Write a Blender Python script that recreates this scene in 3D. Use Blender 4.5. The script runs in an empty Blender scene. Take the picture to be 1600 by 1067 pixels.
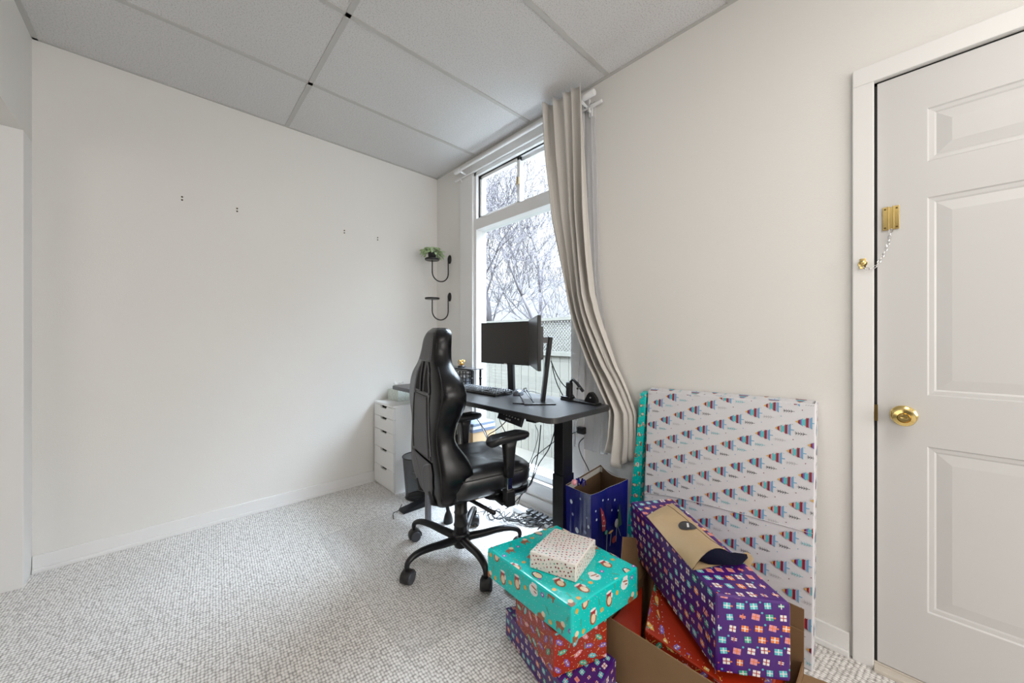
import bpy, bmesh, math, random
from mathutils import Vector, Matrix
PI = math.pi
random.seed(7)

# ------------------------------------------------------------------ camera, sky, lights
S = bpy.context.scene
COL = S.collection
H_CAM, YAW, FPX, Y0 = 1.15, math.radians(46.63), 566.3, 530.0
cam_d = bpy.data.cameras.new('camera'); cam = bpy.data.objects.new('camera', cam_d); COL.objects.link(cam)
cam.location = (0, 0, H_CAM); cam.rotation_euler = (PI/2, 0, YAW - PI/2)
cam_d.sensor_fit = 'HORIZONTAL'; cam_d.sensor_width = 36.0; cam_d.lens = FPX*36.0/1600.0
cam_d.shift_y = (Y0 - 533.5)/1600.0
cam_d.clip_start = 0.02; cam_d.clip_end = 200
S.camera = cam
S.view_settings.view_transform = 'Standard'; S.view_settings.look = 'None'
S.view_settings.exposure = 0.70; S.view_settings.gamma = 1.0
S.view_settings.use_curve_mapping = False

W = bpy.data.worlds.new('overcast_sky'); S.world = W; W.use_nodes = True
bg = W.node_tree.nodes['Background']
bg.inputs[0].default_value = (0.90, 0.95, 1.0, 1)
# overcast sky: pale at the horizon, much brighter overhead
_n = W.node_tree.nodes; _l = W.node_tree.links.new
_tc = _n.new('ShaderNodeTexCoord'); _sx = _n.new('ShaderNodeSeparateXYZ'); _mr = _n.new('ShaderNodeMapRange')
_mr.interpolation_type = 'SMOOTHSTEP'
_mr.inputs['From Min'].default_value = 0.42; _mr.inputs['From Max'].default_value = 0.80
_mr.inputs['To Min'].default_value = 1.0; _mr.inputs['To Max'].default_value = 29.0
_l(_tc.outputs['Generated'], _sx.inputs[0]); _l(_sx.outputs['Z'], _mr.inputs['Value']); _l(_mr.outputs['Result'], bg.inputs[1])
_mf = _n.new('ShaderNodeMapRange'); _mf.inputs['From Min'].default_value = 0.42; _mf.inputs['From Max'].default_value = 0.65
_mc = _n.new('ShaderNodeMix'); _mc.data_type = 'RGBA'; _mc.inputs['A'].default_value = (0.95, 0.975, 1.0, 1); _mc.inputs['B'].default_value = (0.74, 0.85, 1.0, 1)
_l(_sx.outputs['Z'], _mf.inputs['Value']); _l(_mf.outputs['Result'], _mc.inputs['Factor']); _l(_mc.outputs['Result'], bg.inputs[0])

def area(name, loc, target, size, power, color=(1, 1, 1)):
    l = bpy.data.lights.new(name, 'AREA'); l.shape = 'RECTANGLE'; l.size, l.size_y = size
    l.energy = power; l.color = color
    o = bpy.data.objects.new(name, l); COL.objects.link(o); o.location = loc
    d = Vector(target) - Vector(loc); o.rotation_euler = d.to_track_quat('-Z', 'Y').to_euler()
    return o
# fill lights added to brighten the room, no visible sources: rear, ceiling, side
area('rear_fill_light', (0.6, -2.35, 1.5), (0.8, 2.9, 1.0), (1.8, 1.4), 27, (1.0, 0.965, 0.93))
area('ceiling_fill_light', (0.35, -0.6, 2.58), (0.35, -0.6, 0), (1.2, 0.6), 11, (1.0, 0.95, 0.89))
area('side_fill_light', (-2.2, 0.9, 1.6), (1.0, 1.4, 0.9), (1.4, 1.4), 7, (1.0, 0.95, 0.88))

# ------------------------------------------------------------------ helpers
F_ = Vector((math.cos(YAW), math.sin(YAW), 0)); R_ = Vector((math.sin(YAW), -math.cos(YAW), 0))
def ray(px, py): return F_ + R_*((px-800)/FPX) + Vector((0, 0, (Y0-py)/FPX))
def atx(px, py, x): r = ray(px, py); return Vector((0, 0, H_CAM)) + r*(x/r.x)     # point of the wall-parallel plane x
def atz(px, py, z): r = ray(px, py); return Vector((0, 0, H_CAM)) + r*((z-H_CAM)/r.z)  # point of the level plane z

def MAT(name, color, rough=0.6, metal=0.0, **k):
    m = bpy.data.materials.new(name); m.use_nodes = True
    nt = m.node_tree; b = nt.nodes['Principled BSDF']
    b.inputs['Base Color'].default_value = (*color, 1); b.inputs['Roughness'].default_value = rough
    b.inputs['Metallic'].default_value = metal
    for kk, v in k.items():
        if kk in ('bump', 'bscale', 'vary', 'vscale'): continue
        b.inputs[kk.replace('_', ' ')].default_value = v
    if 'bump' in k or 'vary' in k:
        tc = nt.nodes.new('ShaderNodeTexCoord')
    if 'bump' in k:
        n = nt.nodes.new('ShaderNodeTexNoise'); n.inputs['Scale'].default_value = k.get('bscale', 60); n.inputs['Detail'].default_value = 4
        nt.links.new(tc.outputs['Object'], n.inputs['Vector'])
        bp = nt.nodes.new('ShaderNodeBump'); bp.inputs['Strength'].default_value = k['bump']; bp.inputs['Distance'].default_value = 0.01
        nt.links.new(n.outputs['Fac'], bp.inputs['Height']); nt.links.new(bp.outputs['Normal'], b.inputs['Normal'])
    if 'vary' in k:
        n = nt.nodes.new('ShaderNodeTexNoise'); n.inputs['Scale'].default_value = k.get('vscale', 8); n.inputs['Detail'].default_value = 3
        nt.links.new(tc.outputs['Object'], n.inputs['Vector'])
        mx = nt.nodes.new('ShaderNodeMix'); mx.data_type = 'RGBA'
        mx.inputs['A'].default_value = (*[c*(1-k['vary']) for c in color], 1); mx.inputs['B'].default_value = (*[min(1, c*(1+k['vary'])) for c in color], 1)
        nt.links.new(n.outputs['Fac'], mx.inputs['Factor']); nt.links.new(mx.outputs['Result'], b.inputs['Base Color'])
    return m

OFF = {}     # root object -> world matrix (parts are meshes in their root's own space)
def tag(o, label=None, cat=None, group=None, kind=None):
    if label: o['label'] = label
    if cat: o['category'] = cat
    if group: o['group'] = group
    if kind: o['kind'] = kind
    return o
def thing(name, label, cat, loc=(0, 0, 0), rz=0.0, group=None):
    o = bpy.data.objects.new(name, None); COL.objects.link(o); o.empty_display_size = 0.05
    o.location = loc; o.rotation_euler = (0, 0, rz)
    OFF[o.name] = Matrix.Translation(Vector(loc)) @ Matrix.Rotation(rz, 4, 'Z')
    return tag(o, label, cat, group)
def obj(name, bm, mats, parent=None, smooth=None, local=False, label=None, origin=None):
    if not isinstance(mats, (list, tuple)): mats = [mats]
    me = bpy.data.meshes.new(name)
    o = bpy.data.objects.new(name, me)
    if parent is not None:
        Mx = OFF[parent.name]
        if not local: bmesh.ops.transform(bm, matrix=Mx.inverted(), verts=bm.verts)
        o.parent = parent; OFF[o.name] = Mx
    else:
        if origin is None:
            xs = [v.co for v in bm.verts]
            lo = Vector((min(c.x for c in xs), min(c.y for c in xs), min(c.z for c in xs))); hi = Vector((max(c.x for c in xs), max(c.y for c in xs), max(c.z for c in xs)))
            origin = Vector(((lo.x+hi.x)/2, (lo.y+hi.y)/2, lo.z))
        Mx = Matrix.Translation(Vector(origin)); bmesh.ops.transform(bm, matrix=Mx.inverted(), verts=bm.verts)
        o.location = origin; OFF[o.name] = Mx
    if smooth is not None:
        for f in bm.faces: f.smooth = True
        ca = math.cos(math.radians(smooth))
        for e in bm.edges:
            if len(e.link_faces) == 2 and e.link_faces[0].normal.length > 0 and e.link_faces[0].normal.dot(e.link_faces[1].normal) < ca: e.smooth = False
    bm.to_mesh(me); bm.free()
    for m in mats: me.materials.append(m)
    COL.objects.link(o)
    OFF[o.name] = Mx
    if label: o['label'] = label
    return o
def struct(name, bm, mats, label=None, parent=None, smooth=None):
    o = obj(name, bm, mats, parent, smooth)
    if parent is None: o['kind'] = 'structure'
    if label: o['label'] = label
    return o
def NB(): return bmesh.new()
def setmat(bm, n0, mi):
    bm.faces.ensure_lookup_table()
    for f in bm.faces[n0:]: f.material_index = mi
def hexa(bm, P, bevel=0.0, seg=2, mi=0):
    """eight corners: bottom ring 0-3 (ccw from above), top ring 4-7"""
    t = bmesh.new(); v = [t.verts.new(p) for p in P]
    for q in ((3, 2, 1, 0), (4, 5, 6, 7), (0, 1, 5, 4), (1, 2, 6, 5), (2, 3, 7, 6), (3, 0, 4, 7)): t.faces.new([v[i] for i in q])
    bmesh.ops.recalc_face_normals(t, faces=t.faces)
    if bevel > 0: bmesh.ops.bevel(t, geom=t.edges[:], offset=bevel, segments=seg, profile=0.6, affect='EDGES', clamp_overlap=True)
    for f in t.faces: f.material_index = mi
    me = bpy.data.meshes.new('t'); t.to_mesh(me); t.free(); bm.from_mesh(me); bpy.data.meshes.remove(me)
def bx(bm, lo, hi, bevel=0.0, seg=2, mi=0, M=None):
    x0, y0, z0 = lo; x1, y1, z1 = hi
    P = [(x0, y0, z0), (x1, y0, z0), (x1, y1, z0), (x0, y1, z0), (x0, y0, z1), (x1, y0, z1), (x1, y1, z1), (x0, y1, z1)]
    P = [Vector(p) for p in P]
    if M is not None: P = [M @ p for p in P]
    hexa(bm, P, bevel, seg, mi)
def catmull(pts, n=6):
    pts = [Vector(p) for p in pts]; out = []
    for i in range(len(pts)-1):
        p0 = pts[max(i-1, 0)]; p1 = pts[i]; p2 = pts[i+1]; p3 = pts[min(i+2, len(pts)-1)]
        for k in range(n):
            t = k/n
            out.append(0.5*((2*p1) + (p2-p0)*t + (2*p0-5*p1+4*p2-p3)*t*t + (3*p1-p0-3*p2+p3)*t**3))
    out.append(pts[-1]); return out
def tube(bm, pts, r, seg=8, mi=0, closed=False, sq=None):
    pts = [Vector(p) for p in pts]; n = len(pts); rings = []
    up = None
    for i, p in enumerate(pts):
        if closed: t = pts[(i+1) % n] - pts[i-1]
        else: t = (pts[min(i+1, n-1)] - pts[max(i-1, 0)])
        t = t.normalized() if t.length > 1e-9 else Vector((0, 0, 1))
        if up is None:
            up = Vector((0, 0, 1)) if abs(t.z) < 0.9 else Vector((1, 0, 0))
        u = up - t*up.dot(t)
        if u.length < 1e-6: u = t.orthogonal()
        u.normalize(); v = t.cross(u); up = u
        ri = r[i] if isinstance(r, (list, tuple)) else r
        ru, rv = (ri, ri) if sq is None else (ri*sq[0], ri*sq[1])
        ph = PI/seg if seg == 4 else 0
        rings.append([bm.verts.new(p + u*ru*math.cos(2*PI*k/seg+ph) + v*rv*math.sin(2*PI*k/seg+ph)) for k in range(seg)])
    m = n if closed else n-1
    for i in range(m):
        a, b = rings[i], rings[(i+1) % n]
        for k in range(seg):
            f = bm.faces.new((a[k], a[(k+1) % seg], b[(k+1) % seg], b[k])); f.material_index = mi
    if not closed:
        f = bm.faces.new(rings[0][::-1]); f.material_index = mi
        f = bm.faces.new(rings[-1]); f.material_index = mi
def lathe(bm, prof, M=None, seg=24, mi=0):
    """profile (r, z) revolved about z, then moved by M"""
    M = M or Matrix.Identity(4); rings = []
    for r, z in prof:
        if r < 1e-6: rings.append([bm.verts.new(M @ Vector((0, 0, z)))])
        else: rings.append([bm.verts.new(M @ Vector((r*math.cos(2*PI*k/seg), r*math.sin(2*PI*k/seg), z))) for k in range(seg)])
    for a, b in zip(rings, rings[1:]):
        for k in range(seg):
            k2 = (k+1) % seg
            if len(a) == 1 and len(b) == 1: continue
            if len(a) == 1: q = (a[0], b[k2], b[k])
            elif len(b) == 1: q = (a[k], a[k2], b[0])
            else: q = (a[k], a[k2], b[k2], b[k])
            f = bm.faces.new(q); f.material_index = mi
    if len(rings[0]) > 1: bm.faces.new(rings[0][::-1]).material_index = mi
    if len(rings[-1]) > 1: bm.faces.new(rings[-1]).material_index = mi
def loft(bm, rings, cap=True, mi=0, closed=True):
    R = [[bm.verts.new(p) for p in r] for r in rings]; n = len(R[0])
    for a, b in zip(R, R[1:]):
        for k in range(n if closed else n-1):
            k2 = (k+1) % n
            bm.faces.new((a[k], a[k2], b[k2], b[k])).material_index = mi
    if cap and closed:
        bm.faces.new(R[0][::-1]).material_index = mi; bm.faces.new(R[-1]).material_index = mi
def prism(bm, poly, z0, z1, M=None, mi=0, bevel=0.0):
    t = bmesh.new(); M = M or Matrix.Identity(4)
    a = [t.verts.new((x, y, z0)) for x, y in poly]; b = [t.verts.new((x, y, z1)) for x, y in poly]; n = len(poly)
    t.faces.new(a[::-1]); t.faces.new(b)
    for k in range(n): t.faces.new((a[k], a[(k+1) % n], b[(k+1) % n], b[k]))
    bmesh.ops.recalc_face_normals(t, faces=t.faces)
    if bevel > 0: bmesh.ops.bevel(t, geom=t.edges[:], offset=bevel, segments=2, affect='EDGES', clamp_overlap=True)
    bmesh.ops.transform(t, matrix=M, verts=t.verts)
    for f in t.faces: f.material_index = mi
    me = bpy.data.meshes.new('t'); t.to_mesh(me); t.free(); bm.from_mesh(me); bpy.data.meshes.remove(me)
def frame(o, x, z=None):
    """matrix with columns x, y=z×x, z at origin o"""
    x = Vector(x).normalized(); z = Vector(z); z = (z - x*z.dot(x)).normalized(); y = z.cross(x)
    return Matrix(((x.x, y.x, z.x, o[0]), (x.y, y.y, z.y, o[1]), (x.z, y.z, z.z, o[2]), (0, 0, 0, 1)))
def rrect(w, h, r, n=5):
    out = []
    for cx, cy, a0 in ((w/2-r, h/2-r, 0), (-w/2+r, h/2-r, PI/2), (-w/2+r, -h/2+r, PI), (w/2-r, -h/2+r, 3*PI/2)):
        for k in range(n+1):
            a = a0 + PI/2*k/n; out.append((cx + r*math.cos(a), cy + r*math.sin(a)))
    return out

# ---- printed paper: flat convex shapes clipped to a face, laid 0.4 mm over it, inside the same mesh
def clip(poly, U, V):
    for ax, lim, sg in ((0, 0, 1), (0, U, -1), (1, 0, 1), (1, V, -1)):
        out = []
        for i in range(len(poly)):
            a, b = poly[i-1], poly[i]
            da, db = (a[ax]-lim)*sg, (b[ax]-lim)*sg
            if (da >= 0) != (db >= 0):
                t = da/(da-db); out.append((a[0]+(b[0]-a[0])*t, a[1]+(b[1]-a[1])*t))
            if db >= 0: out.append(b)
        poly = out
        if len(poly) < 3: return []
    return poly
def print_face(bm, c00, c10, c11, c01, motifs, inset=0.004, lift=0.0005):
    """c00..c01 corners of a face seen from outside, counter-clockwise; motif: (material, [(u,v)…]) in metres"""
    c00, c10, c11, c01 = map(Vector, (c00, c10, c11, c01))
    U = (c10-c00).length; V = (c01-c00).length
    nrm = (c10-c00).cross(c01-c00).normalized(); li = lift
    for mi, poly in motifs(U, V):
        p = clip(poly, U, V)
        if not p: continue
        vs = []
        for u, v in p:
            u = min(max(u, inset), U-inset)/U; v = min(max(v, inset), V-inset)/V
            q = c00*(1-u)*(1-v) + c10*u*(1-v) + c11*u*v + c01*(1-u)*v
            vs.append(q + nrm*li)
        try:
            f = bm.faces.new([bm.verts.new(q) for q in vs]); f.material_index = mi
        except ValueError: pass
        li = li + 0.000002
def ell(cx, cy, a, b, rot=0, n=10): return [(cx + a*math.cos(t)*math.cos(rot) - b*math.sin(t)*math.sin(rot), cy + a*math.cos(t)*math.sin(rot) + b*math.sin(t)*math.cos(rot)) for t in [2*PI*k/n for k in range(n)]]
def rot2(poly, cx, cy, a): return [(cx + x*math.cos(a) - y*math.sin(a), cy + x*math.sin(a) + y*math.cos(a)) for x, y in poly]
def box2(x0, y0, x1, y1): return [(x0, y0), (x1, y0), (x1, y1), (x0, y1)]
def gift(name, P, base, others, motifs, faces, label, cat='gift', group=None, bevel=0.006, extra=None):
    """a wrapped box from eight corners, the print only on the faces asked for"""
    bm = NB(); P = [Vector(p) for p in P]; hexa(bm, P, bevel, 3)
    FC = {'top': (4, 5, 6, 7), 'f01': (0, 1, 5, 4), 'f12': (1, 2, 6, 5), 'f23': (2, 3, 7, 6), 'f30': (3, 0, 4, 7)}
    for fc in faces:
        q = [P[i] for i in FC[fc]]; print_face(bm, *q, motifs)
    if extra: extra(bm, P)
    o = obj(name, bm, [base]+others, None)
    return tag(o, label, cat, group)

# ------------------------------------------------------------------ materials
m_wall = MAT('painted_wall', (0.78, 0.765, 0.735), 0.65, bump=0.12, bscale=260)
m_trim = MAT('white_trim', (0.80, 0.795, 0.785), 0.4)
m_frame = MAT('white_window_frame', (0.80, 0.80, 0.80), 0.35)
m_door = MAT('painted_door', (0.60, 0.595, 0.59), 0.38)
m_ceil = MAT('ceiling_tile', (0.70, 0.585, 0.57), 0.9, bump=0.25, bscale=300)
m_tee = MAT('ceiling_tee', (0.52, 0.51, 0.49), 0.55)
m_black = MAT('black_plastic', (0.012, 0.012, 0.013), 0.38)
m_blackmet = MAT('black_metal', (0.012, 0.012, 0.014), 0.32, 0.2)
m_rubber = MAT('black_rubber', (0.01, 0.01, 0.01), 0.7)
m_leather = MAT('black_leather', (0.004, 0.004, 0.005), 0.27, bump=0.03, bscale=300, Specular_IOR_Level=0.38)
m_shell = MAT('dark_grey_fabric', (0.085, 0.083, 0.088), 0.55, bump=0.1, bscale=500)
m_piping = MAT('grey_piping', (0.16, 0.16, 0.17), 0.5)
m_chrome = MAT('chrome', (0.75, 0.75, 0.76), 0.15, 1.0)
m_brass = MAT('polished_brass', (0.80, 0.60, 0.24), 0.16, 1.0)
m_brassd = MAT('dark_brass', (0.18, 0.12, 0.04), 0.4, 1.0)
m_desk = MAT('black_desk_laminate', (0.02, 0.02, 0.022), 0.33, bump=0.04, bscale=700, Specular_IOR_Level=0.9)
m_seat = MAT('seat_leather', (0.008, 0.008, 0.010), 0.34, Specular_IOR_Level=0.9)
m_cab = MAT('white_cabinet', (0.82, 0.815, 0.80), 0.35)
m_screen = MAT('dark_screen', (0.022, 0.018, 0.015), 0.30)
m_silver = MAT('silver', (0.7, 0.7, 0.7), 0.3, 0.8)
m_white = MAT('white_plastic', (0.82, 0.82, 0.82), 0.4)
m_curtain = MAT('beige_curtain', (0.62, 0.59, 0.55), 0.85, bump=0.15, bscale=900)
m_card = MAT('brown_cardboard', (0.24, 0.14, 0.065), 0.8, vary=0.08, vscale=14)
m_kraft = MAT('kraft_paper', (0.50, 0.36, 0.20), 0.6, bump=0.3, bscale=18, vary=0.05)
m_purple = MAT('purple_wrap', (0.065, 0.010, 0.17), 0.28, bump=0.25, bscale=16)
m_teal = MAT('teal_wrap', (0.0, 0.58, 0.54), 0.20, bump=0.25, bscale=16)
m_red = MAT('red_wrap', (0.36, 0.024, 0.006), 0.25, bump=0.25, bscale=16)
m_tree = MAT('white_tree_wrap', (0.70, 0.69, 0.72), 0.32, bump=0.3, bscale=9)
m_cream = MAT('cream_wrap', (0.80, 0.74, 0.68), 0.45, bump=0.35, bscale=30)
m_blue = MAT('blue_gift_bag', (0.003, 0.005, 0.15), 0.25, Specular_IOR_Level=0.25)
m_bagin = MAT('bag_inside', (0.10, 0.055, 0.025), 0.8)
INK = {}
def ink(n, c, r=0.35):
    if n not in INK: INK[n] = MAT('print_'+n, c, r)
    return INK[n]
i_pink = ink('pink', (0.72, 0.30, 0.34)); i_white = ink('white', (0.80, 0.78, 0.76)); i_orange = ink('orange', (0.75, 0.20, 0.05)); i_aqua = ink('aqua', (0.10, 0.50, 0.55))
i_green = ink('green', (0.05, 0.38, 0.25)); i_red = ink('red', (0.38, 0.03, 0.04)); i_brown = ink('brown', (0.30, 0.10, 0.03)); i_black = ink('black', (0.015, 0.015, 0.02))
i_gold = ink('gold', (0.72, 0.42, 0.08)); i_blue = ink('blue', (0.16, 0.38, 0.58)); i_violet = ink('violet', (0.20, 0.10, 0.42)); i_grey = ink('grey', (0.45, 0.44, 0.46))
i_cream = ink('cream', (0.78, 0.64, 0.45)); i_maroon = ink('maroon', (0.20, 0.015, 0.03)); i_lilac = ink('lilac', (0.42, 0.34, 0.55))

# carpet: looped berber in rows
m_carpet = MAT('loop_carpet', (0.6, 0.57, 0.53), 0.95)
nt = m_carpet.node_tree; b = nt.nodes['Principled BSDF']; L = nt.links.new
tc = nt.nodes.new('ShaderNodeTexCoord'); mp = nt.nodes.new('ShaderNodeMapping'); mp.inputs['Rotation'].default_value = (0, 0, 0.10); mp.inputs['Scale'].default_value = (1, 0.72, 1)
L(tc.outputs['Object'], mp.inputs['Vector'])
vo = nt.nodes.new('ShaderNodeTexVoronoi'); vo.inputs['Scale'].default_value = 98; vo.inputs['Randomness'].default_value = 0.30; L(mp.outputs['Vector'], vo.inputs['Vector'])
no = nt.nodes.new('ShaderNodeTexNoise'); no.inputs['Scale'].default_value = 190; no.inputs['Detail'].default_value = 2; L(tc.outputs['Object'], no.inputs['Vector'])
no2 = nt.nodes.new('ShaderNodeTexNoise'); no2.inputs['Scale'].default_value = 1.6; no2.inputs['Detail'].default_value = 2; L(tc.outputs['Object'], no2.inputs['Vector'])
ad = nt.nodes.new('ShaderNodeMath'); ad.operation = 'MULTIPLY_ADD'; L(no.outputs['Fac'], ad.inputs[0]); ad.inputs[1].default_value = 0.30; L(vo.outputs['Distance'], ad.inputs[2])
cr = nt.nodes.new('ShaderNodeValToRGB'); L(ad.outputs[0], cr.inputs['Fac'])
e = cr.color_ramp.elements; e[0].position = 0.36; e[0].color = (0.95, 0.93, 0.91, 1); e[1].position = 0.84; e[1].color = (0.38, 0.36, 0.34, 1)
x = cr.color_ramp.elements.new(0.56); x.color = (0.83, 0.805, 0.78, 1)
mx = nt.nodes.new('ShaderNodeMix'); mx.data_type = 'RGBA'; mx.blend_type = 'MULTIPLY'; mx.inputs['Factor'].default_value = 0.35
L(cr.outputs['Color'], mx.inputs['A']); L(no2.outputs['Color'], mx.inputs['B'])
mr = nt.nodes.new('ShaderNodeMapRange'); mr.inputs['From Min'].default_value = 0.3; mr.inputs['From Max'].default_value = 0.7; mr.inputs['To Min'].default_value = 0.92; mr.inputs['To Max'].default_value = 1.0
L(no2.outputs['Fac'], mr.inputs['Value']); L(mr.outputs['Result'], mx.inputs['B']); mx.inputs['Factor'].default_value = 1.0
L(mx.outputs['Result'], b.inputs['Base Color'])
bp = nt.nodes.new('ShaderNodeBump'); bp.invert = True; bp.inputs['Strength'].default_value = 0.6; bp.inputs['Distance'].default_value = 0.006
L(vo.outputs['Distance'], bp.inputs['Height']); L(bp.outputs['Normal'], b.inputs['Normal'])

# speckled ceiling tile
nt = m_ceil.node_tree; b = nt.nodes['Principled BSDF']; L = nt.links.new
tc = nt.nodes.new('ShaderNodeTexCoord'); no = nt.nodes.new('ShaderNodeTexNoise'); no.inputs['Scale'].default_value = 170; no.inputs['Detail'].default_value = 5; L(tc.outputs['Object'], no.inputs['Vector'])
cr = nt.nodes.new('ShaderNodeValToRGB'); L(no.outputs['Fac'], cr.inputs['Fac']); e = cr.color_ramp.elements
e[0].position = 0.32; e[0].color = (0.50, 0.49, 0.485, 1); e[1].position = 0.5; e[1].color = (0.70, 0.69, 0.685, 1); L(cr.outputs['Color'], b.inputs['Base Color'])

m_glass = bpy.data.materials.new('window_glass'); m_glass.use_nodes = True; nt = m_glass.node_tree; nt.nodes.clear(); L = nt.links.new
out = nt.nodes.new('ShaderNodeOutputMaterial'); tr = nt.nodes.new('ShaderNodeBsdfTransparent'); tr.inputs[0].default_value = (0.96, 0.985, 0.985, 1)
gl = nt.nodes.new('ShaderNodeBsdfGlossy'); gl.inputs['Roughness'].default_value = 0.02; ms = nt.nodes.new('ShaderNodeMixShader'); ms.inputs[0].default_value = 0.05
L(tr.outputs[0], ms.inputs[1]); L(gl.outputs[0], ms.inputs[2]); L(ms.outputs[0], out.inputs[0])
m_sheer = bpy.data.materials.new('sheer_voile'); m_sheer.use_nodes = True; nt = m_sheer.node_tree; nt.nodes.clear(); L = nt.links.new
out = nt.nodes.new('ShaderNodeOutputMaterial'); tr = nt.nodes.new('ShaderNodeBsdfTransparent'); df = nt.nodes.new('ShaderNodeBsdfDiffuse'); df.inputs[0].default_value = (0.8, 0.8, 0.82, 1)
tl = nt.nodes.new('ShaderNodeBsdfTranslucent'); tl.inputs[0].default_value = (0.8, 0.8, 0.84, 1); m1 = nt.nodes.new('ShaderNodeMixShader'); m2 = nt.nodes.new('ShaderNodeMixShader')
m2.inputs[0].default_value = 0.5; m1.inputs[0].default_value = 0.35; L(df.outputs[0], m2.inputs[1]); L(tl.outputs[0], m2.inputs[2]); L(tr.outputs[0], m1.inputs[1]); L(m2.outputs[0], m1.inputs[2]); L(m1.outputs[0], out.inputs[0])
m_mesh = bpy.data.materials.new('wire_mesh'); m_mesh.use_nodes = True; nt = m_mesh.node_tree; b = nt.nodes['Principled BSDF']; b.inputs['Base Color'].default_value = (0.015, 0.014, 0.013, 1); b.inputs['Roughness'].default_value = 0.45; b.inputs['Alpha'].default_value = 0.72

# ------------------------------------------------------------------ room shell
X1, Y1, HC = 1.80, 2.915, 2.631        # window wall, left wall, ceiling
WY0, WY1, WZ0, WZ1 = 1.352, 2.36, 0.19, 2.505   # window opening
DY0, DY1, DZ = -0.78, 0.052, 2.05      # door opening
bm = NB(); bx(bm, (-3.2, -2.6, -0.05), (X1, Y1+0.1, 0)); struct('floor', bm, m_carpet)
bm = NB()
for y0, y1, z0, z1 in ((-2.6, DY0, 0, HC), (DY0, DY1, DZ, HC), (DY1, WY0, 0, HC), (WY0, WY1, WZ1, HC), (WY0, WY1, 0, WZ0), (WY1, Y1, 0, HC)):
    bx(bm, (X1, y0, z0), (X1+0.12, y1, z1))
wall_r = struct('wall_right', bm, m_wall)
bm = NB(); bx(bm, (-0.62, Y1, 0), (X1+0.12, Y1+0.12, HC)); wall_l = struct('wall_left', bm, m_wall)
for i, (px, py) in enumerate(((284.5, 310), (370.5, 328), (538, 362), (590, 373))):
    r = ray(px, py); t = Y1/r.y; c = Vector((0, 0, H_CAM)) + r*t
    bm = NB()
    for dz in (0.009, -0.009):
        lathe(bm, [(0.0052, 0), (0.0052, 0.0015), (0.002, 0.0005), (0, 0.0005)], Matrix.Translation((c.x, Y1, c.z+dz)) @ Matrix.Rotation(PI/2, 4, 'X'), 10)
    obj('screw_hole', bm, MAT('plug_brown', (0.10, 0.07, 0.05), 0.7), wall_l)
# header and jamb of the wide opening at the left, and the next room beyond it
bm = NB(); bx(bm, (-0.62, -2.6, 2.12), (-0.492, Y1, HC)); bx(bm, (-0.62, -2.6, 0), (-0.492, -0.9, 2.12)); struct('wall_opening', bm, m_wall)
bm = NB(); bx(bm, (-0.62, 2.775, 0), (-0.492, Y1, 2.12), 0.003); struct('trim_1', bm, m_trim)
bm = NB(); bx(bm, (-3.2, 2.86, 0), (-0.62, 2.98, HC)); struct('wall_side_room', bm, m_wall)
bm = NB(); bx(bm, (-3.3, -2.6, 0), (-3.2, 2.98, HC)); struct('wall_far', bm, m_wall)
bm = NB(); bx(bm, (-3.3, -2.7, 0), (X1+0.12, -2.6, HC)); struct('wall_rear', bm, m_wall)
# ceiling
bm = NB(); bx(bm, (-3.3, -2.7, HC), (X1+0.12, Y1+0.12, HC+0.05)); ceil = struct('ceiling', bm, m_ceil)
bm = NB(); z0 = HC-0.004; w = 0.0125
for k in range(-1, 8):
    y = 2.325 - 0.61*k
    if y < Y1-0.05: bx(bm, (-0.49, y-w, z0), (X1, y+w, HC))
for k in range(3):
    x = 0.592 - 1.22*k
    if x > -0.49: bx(bm, (x-w, -2.6, z0), (x+w, Y1, HC))
bx(bm, (-0.49, Y1-0.018, z0-0.001), (X1, Y1, HC)); bx(bm, (X1-0.018, -2.6, z0-0.001), (X1, Y1, HC)); bx(bm, (-0.492, -2.6, z0-0.001), (-0.472, Y1, HC))
obj('ceiling_grid', bm, m_tee, ceil)
# baseboards
bm = NB(); bx(bm, (-0.49, Y1-0.012, 0), (1.8, Y1, 0.085), 0.003); bx(bm, (-0.49, Y1-0.022, 0), (1.8, Y1-0.012, 0.022), 0.004); struct('baseboard_left', bm, m_trim)
bm = NB(); bx(bm, (X1-0.012, 0.115, 0), (X1, Y1-0.022, 0.085), 0.003); bx(bm, (X1-0.022, 0.115, 0), (X1-0.012, Y1-0.022, 0.022), 0.004); struct('baseboard_right', bm, m_trim)

# ------------------------------------------------------------------ window
bm = NB()
bx(bm, (X1-0.014, WY1, 0.12), (X1, 2.53, 2.56), 0.003); bx(bm, (X1-0.014, 1.27, 0.12), (X1, WY0, 2.56), 0.003)
bx(bm, (X1-0.014, WY0, WZ1), (X1, WY1, 2.60), 0.003); bx(bm, (X1-0.014, WY0, 0.115), (X1, WY1, WZ0), 0.003)
bx(bm, (X1-0.035, WY0-0.03, WZ0-0.006), (X1+0.02, WY1+0.03, WZ0+0.016), 0.004)
struct('trim_2', bm, m_trim)
bm = NB(); a, c = X1+0.005, X1+0.11
bx(bm, (a, WY0, WZ0+0.016), (c, WY0+0.028, WZ1), 0.003); bx(bm, (a, WY1-0.028, WZ0+0.016), (c, WY1, WZ1), 0.003)
bx(bm, (a, WY0, WZ1-0.03), (c, WY1, WZ1), 0.003); bx(bm, (a-0.005, WY0, WZ0+0.016), (c, WY1, WZ0+0.055), 0.003)
bx(bm, (a-0.002, WY0, 2.035), (c, WY1, 2.125), 0.004)
win = struct('window_1', bm, m_frame)
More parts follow.
